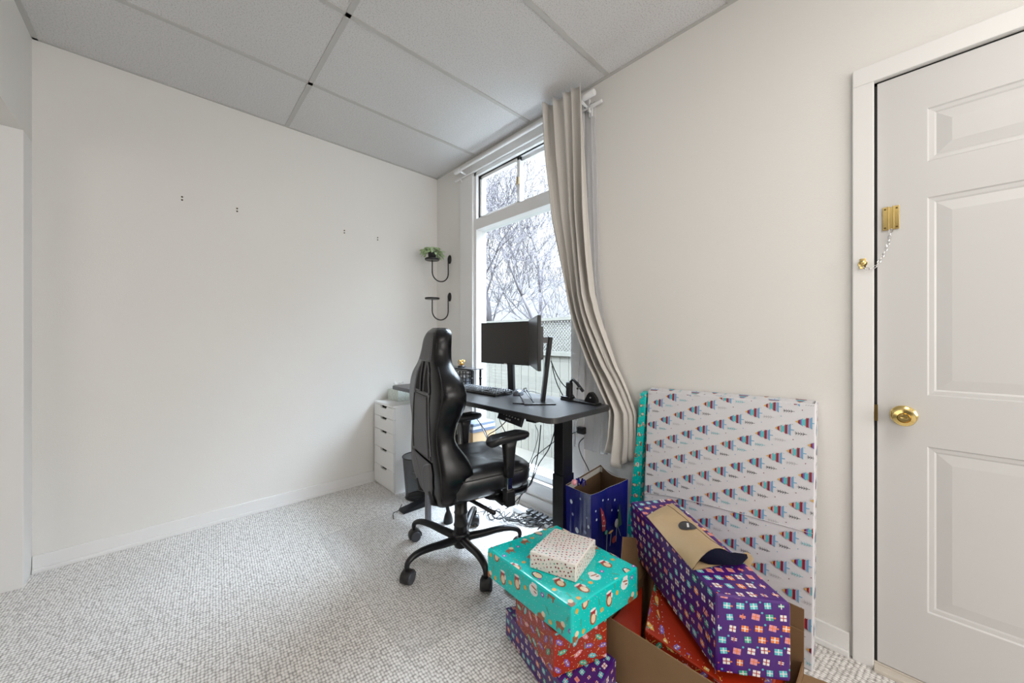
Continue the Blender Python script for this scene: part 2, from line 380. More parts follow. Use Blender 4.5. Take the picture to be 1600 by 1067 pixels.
def sash(y0, y1, z0, z1, x, w=0.028):
    bm = NB()
    bx(bm, (x-0.012, y0, z0), (x+0.012, y0+w, z1), 0.002); bx(bm, (x-0.012, y1-w, z0), (x+0.012, y1, z1), 0.002)
    bx(bm, (x-0.012, y0, z0), (x+0.012, y1, z0+w), 0.002); bx(bm, (x-0.012, y0, z1-w), (x+0.012, y1, z1), 0.002)
    obj('sash', bm, m_frame, win)
sash(1.865, WY1-0.028, 2.125, WZ1-0.03, X1+0.05); sash(WY0+0.028, 1.905, 2.125, WZ1-0.03, X1+0.078)
bm = NB(); bx(bm, (X1+0.076, WY0+0.03, 2.12), (X1+0.079, 1.9, 2.47)); bx(bm, (X1+0.049, 1.87, 2.12), (X1+0.052, WY1-0.03, 2.47)); bx(bm, (X1+0.058, WY0+0.02, 0.24), (X1+0.062, WY1-0.02, 2.04)); obj('glass_pane', bm, m_glass, win)
bm = NB(); bx(bm, (X1+0.028, 1.868, 2.27), (X1+0.038, 1.890, 2.325), 0.002); obj('sash_latch', bm, MAT('latch_tan', (0.45, 0.33, 0.16), 0.4), win)
bm = NB(); bx(bm, (X1+0.030, WY0+0.028, WZ1-0.036), (X1+0.038, WY1-0.028, WZ1-0.030)); bx(bm, (X1+0.030, WY1-0.032, 2.125), (X1+0.038, WY1-0.028, WZ1-0.03)); obj('track_gasket', bm, m_rubber, win)

# ------------------------------------------------------------------ door, casing, threshold
bm = NB(); cw = 0.055
bx(bm, (X1-0.016, DY1, 0), (X1, DY1+cw, DZ), 0.003); bx(bm, (X1-0.016, DY0-cw, 0), (X1, DY0, DZ), 0.003)
bx(bm, (X1-0.016, DY0-cw, DZ), (X1, DY1+cw, DZ+0.062), 0.003)
struct('trim_3', bm, m_trim)
bm = NB(); bx(bm, (X1+0.006, DY1-0.012, 0), (X1+0.05, DY1, DZ)); bx(bm, (X1+0.006, DY0, DZ-0.012), (X1+0.05, DY1, DZ)); bx(bm, (X1+0.06, DY0, 0), (X1+0.1, DY1, DZ)); struct('trim_4', bm, m_rubber)
bm = NB(); bx(bm, (X1-0.03, DY0, 0), (X1+0.05, DY1, 0.014), 0.003); bx(bm, (X1+0.001, DY0, 0.014), (X1+0.05, DY1, 0.021), 0.002); struct('trim_5', bm, MAT('threshold', (0.62, 0.57, 0.5), 0.4))
y0, y1, z0, z1, xf = DY0+0.006, DY1-0.008, 0.024, DZ-0.007, X1+0.002
bm = NB()
pw = 0.262; cols = [(y1-0.115-pw, y1-0.115), (y0+0.115, y0+0.115+pw)]; rows = [(0.256, 0.799), (0.966, 1.614), (1.731, 1.906)]
ys = sorted({y0, y1} | {v for c in cols for v in c}); zs = sorted({z0, z1} | {v for r in rows for v in r})
def quad(P, mi=0):
    f = bm.faces.new([bm.verts.new(p) for p in P]); f.material_index = mi
for i in range(len(ys)-1):
    for j in range(len(zs)-1):
        ya, yb, za, zb = ys[i], ys[i+1], zs[j], zs[j+1]
        ispan = any(abs(ya-c[0]) < 1e-6 for c in cols) and any(abs(za-r[0]) < 1e-6 for r in rows)
        if not ispan: quad([(xf, yb, za), (xf, ya, za), (xf, ya, zb), (xf, yb, zb)]); continue
        ring = [(0, 0), (0.004, 0.004), (0.015, 0.005), (0.020, 0.0075), (0.052, 0.003)]
        for (i0, d0), (i1, d1) in zip(ring, ring[1:]):
            A = [(xf+d0, ya+i0, za+i0), (xf+d0, yb-i0, za+i0), (xf+d0, yb-i0, zb-i0), (xf+d0, ya+i0, zb-i0)]
            B = [(xf+d1, ya+i1, za+i1), (xf+d1, yb-i1, za+i1), (xf+d1, yb-i1, zb-i1), (xf+d1, ya+i1, zb-i1)]
            for k in range(4): quad([A[(k+1) % 4], A[k], B[k], B[(k+1) % 4]])
        i1, d1 = ring[-1]; quad([(xf+d1, yb-i1, za+i1), (xf+d1, ya+i1, za+i1), (xf+d1, ya+i1, zb-i1), (xf+d1, yb-i1, zb-i1)])
bx(bm, (xf+0.012, y0, z0), (xf+0.045, y1, z1))
for P in ([(xf, y1, z0), (xf, y1, z1), (xf+0.012, y1, z1), (xf+0.012, y1, z0)], [(xf, y0, z0), (xf, y0, z1), (xf+0.012, y0, z1), (xf+0.012, y0, z0)], [(xf, y0, z1), (xf, y1, z1), (xf+0.012, y1, z1), (xf+0.012, y0, z1)], [(xf, y0, z0), (xf, y1, z0), (xf+0.012, y1, z0), (xf+0.012, y0, z0)]): quad(P)
door = struct('door_1', bm, m_door)
kc = atx(1412, 649, X1); MX = Matrix.Translation((X1, kc.y, kc.z)) @ Matrix.Rotation(-PI/2, 4, 'Y')
bm = NB(); lathe(bm, [(0.033, -0.003), (0.033, 0.003), (0.028, 0.008), (0.014, 0.010), (0.012, 0.028), (0.022, 0.034), (0.028, 0.044), (0.0285, 0.052), (0.026, 0.058), (0.016, 0.060), (0.014, 0.057), (0.0105, 0.057), (0.0105, 0.061), (0.0, 0.061)], MX, 40)
bx(bm, (-0.0025, -0.0085, 0.06), (0.0025, 0.0085, 0.069), 0.001, M=MX)
obj('door_knob', bm, m_brass, door, 40, label='round polished brass knob with a turn button')
# latch strike seen in the gap
bm = NB(); bx(bm, (X1-0.004, DY1-0.009, kc.z-0.028), (X1+0.008, DY1-0.001, kc.z+0.028)); obj('latch_plate', bm, m_brassd, door)
# chain lock
pc = atx(1392, 341, X1); ch = thing('door_chain', 'brass slide plate and hanging chain lock near the edge of the white door', 'door chain', (X1, pc.y, pc.z))
bm = NB()
for s in (-1, 1):
    bx(bm, (X1-0.004, pc.y+s*0.012-0.008, pc.z-0.040), (X1, pc.y+s*0.012+0.008, pc.z+0.040), 0.001)
    bx(bm, (X1-0.009, pc.y+s*0.006-0.002, pc.z-0.040), (X1, pc.y+s*0.006+0.002, pc.z+0.040), 0.001)
bx(bm, (X1-0.002, pc.y-0.018, pc.z-0.038), (X1, pc.y+0.018, pc.z+0.038), 0.001)
obj('slide_plate', bm, m_brass, ch)
for s in (-1, 1):
    for t in (-1, 1):
        bm = NB(); lathe(bm, [(0.0032, 0), (0.003, 0.0015), (0, 0.002)], Matrix.Translation((X1-0.004, pc.y+s*0.014, pc.z+t*0.032)) @ Matrix.Rotation(-PI/2, 4, 'Y'), 10); obj('screw', bm, m_brassd, ch)
kp = atx(1348, 412, X1-0.016)
bm = NB(); Mk = Matrix.Translation((X1-0.016, kp.y, kp.z)) @ Matrix.Rotation(-PI/2, 4, 'Y')
lathe(bm, [(0.012, 0), (0.012, 0.002), (0.006, 0.003), (0.006, 0.016), (0.009, 0.018), (0.009, 0.021), (0.004, 0.024), (0, 0.024)], Mk, 18); bx(bm, (-0.018, -0.008, 0), (0.018, 0.008, 0.0015), 0.0005, M=Mk)
obj('keeper', bm, m_brass, ch, 40)
cp = catmull([(X1-0.030, kp.y, kp.z-0.012), (X1-0.030, kp.y-0.014, kp.z-0.022), (X1-0.022, kp.y-0.034, kp.z-0.012), (X1-0.014, pc.y+0.014, pc.z-0.112), (X1-0.010, pc.y+0.004, pc.z-0.074), (X1-0.010, pc.y, pc.z-0.040)], 40)
d = [0]
for p, q in zip(cp, cp[1:]): d.append(d[-1]+(q-p).length)
nl = int(d[-1]/0.0105)
for k in range(nl):
    s = (k+0.5)/nl*d[-1]; i = max(j for j in range(len(d)) if d[j] <= s); i = min(i, len(cp)-2)
    t = (cp[i+1]-cp[i]).normalized(); side = t.cross(Vector((1, 0, 0))).normalized() if k % 2 else Vector((1, 0, 0)); side = (side - t*side.dot(t)).normalized()
    bm = NB(); tube(bm, [cp[i] + t*0.0075*math.cos(a) + side*0.0040*math.sin(a) for a in [2*PI*j/12 for j in range(12)]], 0.0011, 6, closed=True)
    obj('chain_link', bm, m_chrome, ch, 60)

# ------------------------------------------------------------------ curtain rods and curtains
def rod(name, x, z, ya, yb, r, label, cap):
    t = thing(name, label, 'curtain rod', (x, (ya+yb)/2, z))
    bm = NB(); tube(bm, [(x, ya, z), (x, yb, z)], r, 14); obj('rod', bm, m_white, t, 40)
    for y in (ya, yb):
        bm = NB(); M = Matrix.Translation((x, y, z)) @ Matrix.Rotation(PI/2 if y == ya else -PI/2, 4, 'X')
        lathe(bm, [(cap, -0.045), (cap, 0.022), (cap*0.92, 0.028), (0, 0.029)], M, 18); obj('finial', bm, m_white, t, 40)
    for y in (ya+0.055, yb-0.055):
        bm = NB(); bx(bm, (X1-0.012, y-0.012, z-0.05), (X1, y+0.012, z+0.02), 0.002); tube(bm, [(X1, y, z-0.03), (x, y, z-0.02), (x-0.004, y, z-r)], 0.007, 8); obj('bracket', bm, m_white, t, 40)
    return t
rod('curtain_rod', 1.735, 2.540, 1.19, 2.50, 0.010, 'white front curtain rod with cylinder ends above the window', 0.018)
rod('curtain_rod', 1.778, 2.50, 1.17, 2.56, 0.006, 'thin white rear curtain rod carrying the sheer, tight to the wall', 0.010)

def drape(name, rows, x_of, npl, amp, mat, thick, label, cat, nu=140, seed=1, hem=None, sharp=1.0, parent_label=None):
    rnd = random.Random(seed); ph = [rnd.uniform(0, 6.28) for _ in range(6)]
    zs = [r[0] for r in rows]; zt, zb = zs[0], zs[-1]; NZ = 70; bm = NB(); grid = []
    def li(z, j):
        for a, c in zip(rows, rows[1:]):
            if a[0] >= z >= c[0]: t = (a[0]-z)/(a[0]-c[0]) if a[0] != c[0] else 0; return a[j] + (c[j]-a[j])*t
        return rows[-1][j]
    for iz in range(NZ+1):
        fz = iz/NZ; row = []
        for iu in range(nu+1):
            u = iu/nu; uu = u + 0.045*math.sin(2*PI*u+1.0) + 0.02*math.sin(6*PI*u)
            zend = zb + (hem(u) if hem else 0)
            z = zt + (zend-zt)*fz
            yl, yr = li(max(z, zb), 1), li(max(z, zb), 2)
            a = amp*(0.75+0.35*math.sin(2.1*fz*3+ph[0]+u*4))*(1 if z > 1.1 else max(0.72, 1-(1.1-z)*1.2))
            s = math.sin(2*PI*npl*uu + ph[1] + 0.9*math.sin(2.2*fz*PI+ph[2]+u*3)*min(1, fz*1.6))
            s = math.copysign(abs(s)**sharp, s) + 0.22*math.sin(2*PI*npl*2.3*uu+ph[3]+fz*4)*min(1, fz*3)
            y = yl + (yr-yl)*u + 0.010*math.cos(2*PI*npl*u+ph[1]+fz)*(1 if 0 < iu < nu else 0)
            row.append(bm.verts.new((x_of(z) + a*s, y, z)))
        grid.append(row)
    for a, c in zip(grid, grid[1:]):
        for k in range(nu): bm.faces.new((a[k], a[k+1], c[k+1], c[k]))
    o = obj(name, bm, mat, None, 60); tag(o, label, cat)
    if thick:
        md = o.modifiers.new('thickness', 'SOLIDIFY'); md.thickness = thick; md.offset = 0
    return o
def hem1(u): return [0.0, -0.03, -0.02, 0.06][min(3, int(u*4))]*0 + 0.035*math.sin(u*9+0.6) - 0.02*u
def cx(z):
    if z > 1.3: return 1.695
    if z > 0.95: return 1.695 + (1.3-z)/0.35*0.055
    return 1.750
drape('curtain', [(2.60, 1.515, 1.225), (2.27, 1.50, 1.205), (1.90, 1.455, 1.185), (1.60, 1.378, 1.165), (1.40, 1.33, 1.147), (1.22, 1.281, 1.10), (1.0, 1.205, 1.03), (0.87, 1.14, 0.965), (0.76, 1.075, 0.920), (0.62, 1.09, 0.915), (0.50, 1.12, 0.915)],
      cx, 4.6, 0.034, m_curtain, 0.002, 'long beige curtain gathered at the right side of the window, swept towards the wall', 'curtain', hem=hem1, sharp=0.8, seed=4)
drape('sheer_curtain', [(2.53, 1.33, 1.20), (2.1, 1.32, 1.185), (1.5, 1.30, 1.17), (1.0, 1.31, 1.10), (0.7, 1.33, 1.10), (0.50, 1.34, 1.12)],
      lambda z: 1.789, 4, 0.007, m_sheer, 0, 'thin white sheer curtain hanging behind the beige curtain', 'sheer curtain', nu=60, seed=9)

# ------------------------------------------------------------------ wall shelves and plant
def sconce(zp, label):
    ym = 2.704; t = thing('wall_shelf', label, 'wall shelf', (X1, ym, zp), group=None)
    xc = 1.622
    bm = NB(); lathe(bm, [(0.0, -0.004), (0.058, -0.004), (0.062, 0.0), (0.062, 0.010), (0.058, 0.010), (0.056, 0.002), (0, 0.002)], Matrix.Translation((xc, ym, zp)), 36); obj('plate', bm, m_blackmet, t, 40)
    dx = (1.782-xc)/2; xm = xc+dx; zb = zp-0.10
    pts = [(xc, ym, zp-0.004), (xc, ym, zb)] + [(xm - dx*math.cos(a), ym, zb-dx*0.95*math.sin(a)) for a in [PI*k/14 for k in range(1, 14)]] + [(1.782, ym, zb), (1.782, ym, zp+0.03)]
    bm = NB(); tube(bm, pts, 0.0052, 10); obj('bracket', bm, m_blackmet, t, 50)
    bm = NB(); M = Matrix.Translation((X1, ym, zp+0.03)) @ Matrix.Rotation(-PI/2, 4, 'Y') @ Matrix.Diagonal((1.5, 0.9, 1, 1))
    lathe(bm, [(0.026, 0), (0.026, 0.006), (0.02, 0.014), (0, 0.023)], M, 24); obj('wall_mount', bm, m_blackmet, t, 50)
zA = 1.150 + 123.5*2.69*0+0.0
pA = Vector((1.622, 2.704, 0)); dA = pA.dot(F_); zA = H_CAM + (530-406)*dA/FPX; zB = H_CAM + (530-467)*dA/FPX
sconce(zA, 'black round wall shelf on a U-shaped bracket, the upper one holding the small plant')
sconce(zB, 'empty black round wall shelf on a U-shaped bracket, below the one with the plant')
pl = thing('potted_plant', 'small pale green trailing plant in a black pot on the upper round wall shelf', 'potted plant', (1.622, 2.704, zA+0.002))
bm = NB(); lathe(bm, [(0.030, 0.0), (0.036, 0.055), (0.038, 0.062), (0.034, 0.062), (0.030, 0.05), (0, 0.05)], None, 20); obj('pot', bm, m_black, pl, 40, local=True)
m_leaf = MAT('pale_leaf', (0.42, 0.55, 0.30), 0.55, vary=0.25, vscale=60)
bm = NB(); rnd = random.Random(3)
for k in range(120):
    a = rnd.uniform(0, 2*PI); rr = rnd.uniform(0.02, 0.085); h = 0.075 + rnd.uniform(-0.005, 0.03) - max(0, rr-0.045)*rnd.uniform(0.2, 1.5)
    c = Vector((rr*math.cos(a), rr*math.sin(a), h)); s = rnd.uniform(0.013, 0.021)
    M = Matrix.Translation(c) @ Matrix.Rotation(a, 4, 'Z') @ Matrix.Rotation(rnd.uniform(-0.2, 1.3), 4, 'Y') @ Matrix.Rotation(rnd.uniform(-.8, .8), 4, 'X')
    ps = [(0, -s*0.15, 0), (s*0.7, -s*0.75, 0.002), (s*1.5, -s*0.4, -0.002), (s*1.9, 0, -0.005), (s*1.5, s*0.4, -0.002), (s*0.7, s*0.75, 0.002), (0, s*0.15, 0)]
    bm.faces.new([bm.verts.new(M @ Vector(p)) for p in ps])
    if k % 3 == 0: tube(bm, [(0, 0, 0.05), c*0.6+Vector((0, 0, 0.05)), c], 0.0012, 4)
o = obj('leaves', bm, m_leaf, pl, 60, local=True); o['kind'] = 'stuff'; md = o.modifiers.new('thickness', 'SOLIDIFY'); md.thickness = 0.0012

# ------------------------------------------------------------------ drawer cabinet and tissue box
CX0, CX1, CY0, CY1, CZ = 1.20, 1.765, 2.545, 2.885, 0.655
cab = thing('drawer_unit', 'narrow white five-drawer unit in the corner behind the black chair', 'drawer unit', ((CX0+CX1)/2, (CY0+CY1)/2, 0))
bm = NB(); bx(bm, (CX0+0.016, CY0, 0.0), (CX1, CY1, CZ-0.016), 0.001); bx(bm, (CX0, CY0, CZ-0.016), (CX1, CY1, CZ), 0.0015); obj('body', bm, m_cab, cab)
edges = [CZ-0.018, 0.55, 0.445, 0.305, 0.165, 0.02]
m_slot = MAT('handle_slot', (0.006, 0.006, 0.006), 0.9)
for k in range(5):
    zt, zb = edges[k]-0.0015, edges[k+1]+0.0015; ym = (CY0+CY1)/2
    bm = NB(); poly = [(CY0+0.002, zb), (CY1-0.002, zb), (CY1-0.002, zt), (ym+0.055, zt), (ym+0.045, zt-0.018), (ym-0.045, zt-0.018), (ym-0.055, zt), (CY0+0.002, zt)]
    v0 = [bm.verts.new((CX0, y, z)) for y, z in poly]; v1 = [bm.verts.new((CX0+0.0155, y, z)) for y, z in poly]
    bm.faces.new(v0); bm.faces.new(v1[::-1])
    for i in range(8): bm.faces.new((v0[i], v1[i], v1[(i+1) % 8], v0[(i+1) % 8]))
    bmesh.ops.recalc_face_normals(bm, faces=bm.faces)
    dr = obj('drawer', bm, m_cab, cab)
    bm = NB(); bx(bm, (CX0+0.0135, ym-0.055, zt-0.0185), (CX0+0.0155, ym+0.055, zt-0.0005)); obj('handle_slot', bm, m_slot, dr)
m_tis = MAT('floral_tissue_box', (0.60, 0.64, 0.58), 0.5, vary=0.35, vscale=90)
tb = thing('tissue_box', 'pale green patterned tissue box on the white drawer unit', 'tissue box', (1.37, 2.80, CZ), 0.05)
bm = NB(); bx(bm, (-0.06, -0.09, 0), (0.06, 0.075, 0.088), 0.003); obj('box', bm, m_tis, tb, local=True)
bm = NB(); rings = []
for k in range(7):
    h = 0.087 + 0.05*k/6; r = 0.012 + 0.028*(k/6)
    rings.append([Vector((r*math.cos(a)*(1+0.35*math.sin(3*a+k)), r*1.3*math.sin(a)*(1+0.3*math.cos(4*a)), h + 0.008*math.sin(5*a)*k/6)) for a in [2*PI*j/20 for j in range(20)]])
loft(bm, rings, cap=False); o = obj('tissue', bm, m_white, tb, 60, local=True)

# ------------------------------------------------------------------ desk
DX0, DX1, DYa, DYb, DZT, DTH = 1.215, 1.712, 1.03, 2.63, 0.80, 0.026
dk = thing('standing_desk', 'black sit-stand desk along the window with a rounded top corner', 'desk', ((DX0+DX1)/2, (DYa+DYb)/2, 0))
bm = NB(); prism(bm, rrect(DX1-DX0, DYb-DYa, 0.05, 8), DZT-DTH, DZT, Matrix.Translation(((DX0+DX1)/2, (DYa+DYb)/2, 0)), bevel=0.003); obj('desktop', bm, m_desk, dk, 40)
for yy, sgn in ((1.197, 1), (2.25, -1)):
    bm = NB(); bx(bm, (1.455, yy-0.036, 0.035), (1.545, yy+0.036, 0.45), 0.004); bx(bm, (1.461, yy-0.031, 0.45), (1.539, yy+0.031, DZT-DTH), 0.003); bx(bm, (1.25, yy-0.03, DZT-DTH-0.02), (1.69, yy+0.03, DZT-DTH), 0.002)
    lg = obj('leg', bm, m_blackmet, dk)
    bm = NB(); prism(bm, [(1.115, 0.0), (1.755, 0.0), (1.755, 0.018), (1.60, 0.038), (1.30, 0.038), (1.115, 0.018)], -0.036, 0.036, Matrix.Translation((0, yy, 0)) @ Matrix.Rotation(PI/2, 4, 'X'), bevel=0.003); obj('foot', bm, m_blackmet, lg)
bm = NB(); bx(bm, (1.46, 1.2, 0.735), (1.54, 2.25, 0.77), 0.002); obj('crossbar', bm, m_blackmet, dk)
bm = NB(); Mh = frame((1.24, 1.325, 0.756), (0, -1, -0.10), (-0.94, 0, 0.35)) ; bx(bm, (-0.085, -0.024, -0.010), (0.085, 0.024, 0.006), 0.003, M=Mh)
hs = obj('height_control', bm, m_black, dk, label='black handset with pale buttons under the front edge')
bm = NB()
for k in range(7): bx(bm, (-0.072+k*0.021, 0.004, 0.006), (-0.061+k*0.021, 0.011, 0.0068), M=Mh)
for k in range(3): bx(bm, (-0.022+k*0.013, -0.014, 0.006), (-0.014+k*0.013, -0.006, 0.0068), M=Mh)
obj('button_marks', bm, m_silver, hs)

# monitors
def monitor(P0, P1, zb, zt, neck_b, neck_t, label, base_rot, facing):
    P0, P1 = Vector(P0), Vector(P1); t = thing('monitor', label, 'monitor', (neck_b[0], neck_b[1], DZT))
    d = (P1-P0).normalized(); n = Vector((facing[0], facing[1], 0)); n = (n - d*n.dot(d)).normalized(); w = (P1-P0).length; h = zt-zb; c = (P0+P1)/2
    M = frame((c.x, c.y, (zb+zt)/2), d, n)       # x along the screen, z out of the screen, y vertical (maybe flipped)
    bm = NB(); bx(bm, (-w/2, -h/2, -0.018), (w/2, h/2, 0), 0.003, M=M); bx(bm, (-w*0.30, -h*0.32, -0.042), (w*0.30, h*0.32, -0.017), 0.010, M=M); hou = obj('housing', bm, m_black, t)
    bm = NB(); bx(bm, (-w/2+0.007, -h/2+0.012, 0.0), (w/2-0.007, h/2-0.012, 0.0012), 0.0005, M=M); obj('screen', bm, m_screen, t, label='dark switched-off screen')
    s = 1 if (M @ Vector((0, -1, 0))).z < (M @ Vector((0, 1, 0))).z else -1
    bm = NB(); bx(bm, (-0.012, s*(-h/2+0.004)-0.0025, 0.0), (0.012, s*(-h/2+0.004)+0.0025, 0.0012), M=M); obj('badge', bm, m_silver, hou)
    nb, ntp = Vector(neck_b), Vector(neck_t)
    ax = (ntp-nb).normalized(); Mn = frame(nb, ax, n)
    bm = NB(); L_ = (ntp-nb).length; bx(bm, (0, -0.026, -0.010), (L_, 0.026, 0.012), 0.004, M=Mn)
    cc = Vector((c.x, c.y, (zb+zt)/2)) - n*0.04; q = ntp - ax*0.02
    tube(bm, [q, Vector((cc.x, cc.y, q.z))], 0.022, 4); obj('neck', bm, m_blackmet, t)
    bm = NB(); Mb = Matrix.Translation((nb.x, nb.y, 0)) @ Matrix.Rotation(base_rot, 4, 'Z'); bx(bm, (-0.11, -0.085, DZT), (0.06, 0.085, DZT+0.008), 0.003, M=Mb); obj('base', bm, m_blackmet, t)
monitor((1.626, 2.045, 0), (1.652, 1.555, 0), 0.982, 1.266, (1.685, 1.785, DZT), (1.672, 1.79, 1.16), 'left black monitor facing the chair, its back to the window', 0.02, (-1, 0, 0))
monitor((1.584, 1.530, 0), (1.2915, 1.1876, 0), 0.995, 1.268, (1.505, 1.345, DZT), (1.516, 1.298, 1.165), 'right black monitor angled edge-on, raised on a leaning pole stand', -0.70, (-0.76, 0.65, 0))
# keyboard
kb = thing('keyboard', 'black full-size keyboard on the desk in front of the left monitor', 'keyboard', (1.505, 1.90, DZT), 0.05)
bm = NB(); hexa(bm, [(-0.075, -0.225, 0.0), (0.075, -0.225, 0.0), (0.075, 0.225, 0.0), (-0.075, 0.225, 0.0), (-0.075, -0.225, 0.012), (0.075, -0.225, 0.026), (0.075, 0.225, 0.026), (-0.075, 0.225, 0.012)], 0.003); obj('case', bm, m_black, kb, local=True)
bm = NB(); 
for i in range(6):
    for j in range(21):
        x = -0.062 + i*0.0225; y = -0.213 + j*0.0205; z = 0.012 + (x+0.075)/0.15*0.014
        if j in (5, 6) and i in (1, 4): continue
        bx(bm, (x, y, z), (x+0.017, y+0.0165, z+0.006), 0.0015, 1)
o = obj('keys', bm, MAT('key_grey', (0.07, 0.075, 0.085), 0.3), kb, local=True); o['kind'] = 'stuff'
# mouse
ms_ = thing('computer_mouse', 'dark grey mouse on the desk right of the keyboard', 'mouse', (1.60, 1.635, DZT), 0.5)
bm = NB(); rings = []
for k in range(7):
    h = 0.034*math.sin(PI/2*k/6); s = math.cos(PI/2*k/6)**0.6 if k < 6 else 0.12
    rings.append([Vector((0.055*s*math.cos(a), 0.032*s*math.sin(a), h)) for a in [2*PI*j/20 for j in range(20)]])
loft(bm, rings); obj('shell', bm, MAT('mouse_grey', (0.10, 0.11, 0.13), 0.25), ms_, 60, local=True)
bm = NB(); bx(bm, (0.022, -0.003, 0.024), (0.042, 0.003, 0.032), 0.002); obj('scroll_wheel', bm, m_rubber, ms_, local=True)
# wire tangle by the mouse
bm = NB(); rnd = random.Random(5); pts = []
for k in range(34):
    a = k*1.1; r = 0.018+0.012*rnd.random(); pts.append((1.545+r*math.cos(a)*1.3, 1.69+r*math.sin(a), DZT+0.004+0.018*rnd.random()))
tube(bm, catmull(pts, 5), 0.0016, 6); o = obj('earphone_cable', bm, m_black, None, 60); tag(o, 'small tangled black cable on the desk between keyboard and wire stand', 'cable')
# folding wire stand
def seg(a, z, px2, py2): pass
ws = thing('wire_stand', 'small folded black metal stand lying open on the desk beside the pole monitor', 'stand', (1.50, 1.50, DZT))
z0 = DZT+0.003
A = atz(835, 631, z0); B = atz(801, 630, z0); Cc = atz(835, 625, z0); Dd = atz(817, 625, z0); Ee = atz(812, 617, z0)
T1 = Vector((A.x+0.10, A.y+0.09, DZT+0.066)); 
bm = NB(); tube(bm, [B, A], 0.003, 8); tube(bm, [A, Cc, Dd, Ee], 0.003, 8); obj('foot_bar', bm, m_blackmet, ws, 50)
bm = NB()
dA_ = A.dot(F_)
T = Vector((0, 0, H_CAM)) + ray(822, 606)*(dA_+0.09); T2 = Vector((0, 0, H_CAM)) + ray(818, 607.5)*(dA_+0.10)
tube(bm, [A, T], 0.004, 4); tube(bm, [A+Vector((0.012, 0.012, 0)), T2], 0.003, 4); tube(bm, [T, T2], 0.003, 4)
obj('support_arm', bm, m_blackmet, ws)
# riser shelf with organiser and ornament
rx0, rx1, ry0, ry1, rz = 1.595, 1.712, 2.12, 2.52, 0.932
rs = thing('desk_riser', 'small black shelf riser on turned legs at the far end of the desk', 'shelf riser', ((rx0+rx1)/2, (ry0+ry1)/2, DZT))
bm = NB(); bx(bm, (rx0, ry0, rz-0.008), (rx1, ry1, rz), 0.002); obj('shelf', bm, MAT('riser_top', (0.05, 0.05, 0.055), 0.15), rs)
for xx in (rx0+0.018, rx1-0.018):
    for yy in (ry0+0.018, ry1-0.018):
        bm = NB(); lathe(bm, [(0.009, 0), (0.009, 0.05), (0.012, 0.055), (0.012, 0.062), (0.007, 0.068), (0.010, 0.074), (0.010, rz-0.008-DZT)], Matrix.Translation((xx, yy, DZT)), 14); obj('leg', bm, m_blackmet, rs, 40)
og = thing('desk_organizer', 'black wire-grid organizer holding small white items under the riser shelf', 'organizer', (1.64, 2.31, DZT))
bm = NB()
for k in range(5):
    z = DZT+0.006+k*0.026; tube(bm, [(1.605, 2.20, z), (1.605, 2.43, z), (1.675, 2.43, z), (1.675, 2.20, z)], 0.0045, 4, closed=True)
for k in range(7):
    y = 2.20+k*0.0383; tube(bm, [(1.605, y, DZT), (1.605, y, DZT+0.11)], 0.0045, 4)
for k in range(3):
    x_ = 1.605+k*0.035; tube(bm, [(x_, 2.20, DZT), (x_, 2.20, DZT+0.11)], 0.004, 4)
obj('grid_frame', bm, m_blackmet, og)
for k in range(4):
    bm = NB(); bx(bm, (1.622, 2.215+k*0.052, DZT), (1.66, 2.253+k*0.052, DZT+0.05+0.03*(k % 2)), 0.004)
    o = obj('storage_jar', bm, m_white if k % 2 else MAT('pale_blue_plastic', (0.35, 0.42, 0.55), 0.4)); tag(o, 'small pale container inside the black wire organizer under the riser', 'container', 'containers in the wire organizer')
orn = thing('gold_ornament', 'small gold wire ornament on a black base on the riser shelf', 'ornament', (1.655, 2.325, rz))
bm = NB(); lathe(bm, [(0.030, 0), (0.030, 0.010), (0.024, 0.014), (0, 0.014)], None, 20); obj('base', bm, m_black, orn, 40, local=True)
bm = NB()
for k in range(5):
    a = 2*PI*k/5; pts = [(0.008*math.cos(a), 0.008*math.sin(a), 0.012), (0.026*math.cos(a), 0.026*math.sin(a), 0.035), (0.022*math.cos(a+.5), 0.022*math.sin(a+.5), 0.056), (0.010*math.cos(a+1.4), 0.010*math.sin(a+1.4), 0.045)]
    tube(bm, catmull(pts, 5), 0.0024, 6)
lathe(bm, [(0, 0.014), (0.012, 0.02), (0.014, 0.032), (0.008, 0.042), (0, 0.046)], None, 12)
obj('wire_figure', bm, MAT('gold', (0.85, 0.52, 0.14), 0.25, 1.0), orn, 50, local=True)
# black folding device stand at the right end of the desk
gd = thing('folding_stand', 'black folding device stand with a bent arm at the right end of the desk', 'device stand', (1.67, 1.22, DZT))
bA, bB = Vector((1.678, 1.335, DZT)), Vector((1.652, 1.085, DZT)); Mb = frame((bA+bB)/2, (bB-bA), (0, 0, 1)); hl = (bB-bA).length/2
bm = NB(); bx(bm, (-hl, -0.030, 0), (hl, 0.030, 0.010), 0.003, M=Mb); obj('base', bm, m_black, gd)
bm = NB(); bx(bm, (-0.125, -0.028, 0.010), (-0.06, 0.022, 0.022), 0.004, M=Mb); bx(bm, (-0.098, -0.016, 0.01), (-0.062, 0.014, 0.105), 0.010, 3, M=Mb); obj('post', bm, m_black, gd)
bm = NB(); tube(bm, [Mb @ Vector(p) for p in ((-0.085, 0, 0.095), (-0.052, 0, 0.122), (-0.02, 0, 0.10), (0.022, 0, 0.062))], [0.008, 0.008, 0.009, 0.009], 8); obj('arm', bm, m_black, gd, 50)
bm = NB(); lathe(bm, [(0.006, -0.001), (0.006, 0.019), (0, 0.019)], Mb @ Matrix.Translation((0.005, -0.009, 0.078)) @ Matrix.Rotation(PI/2, 4, 'X'), 10); obj('joint_ring', bm, m_chrome, gd, 40)
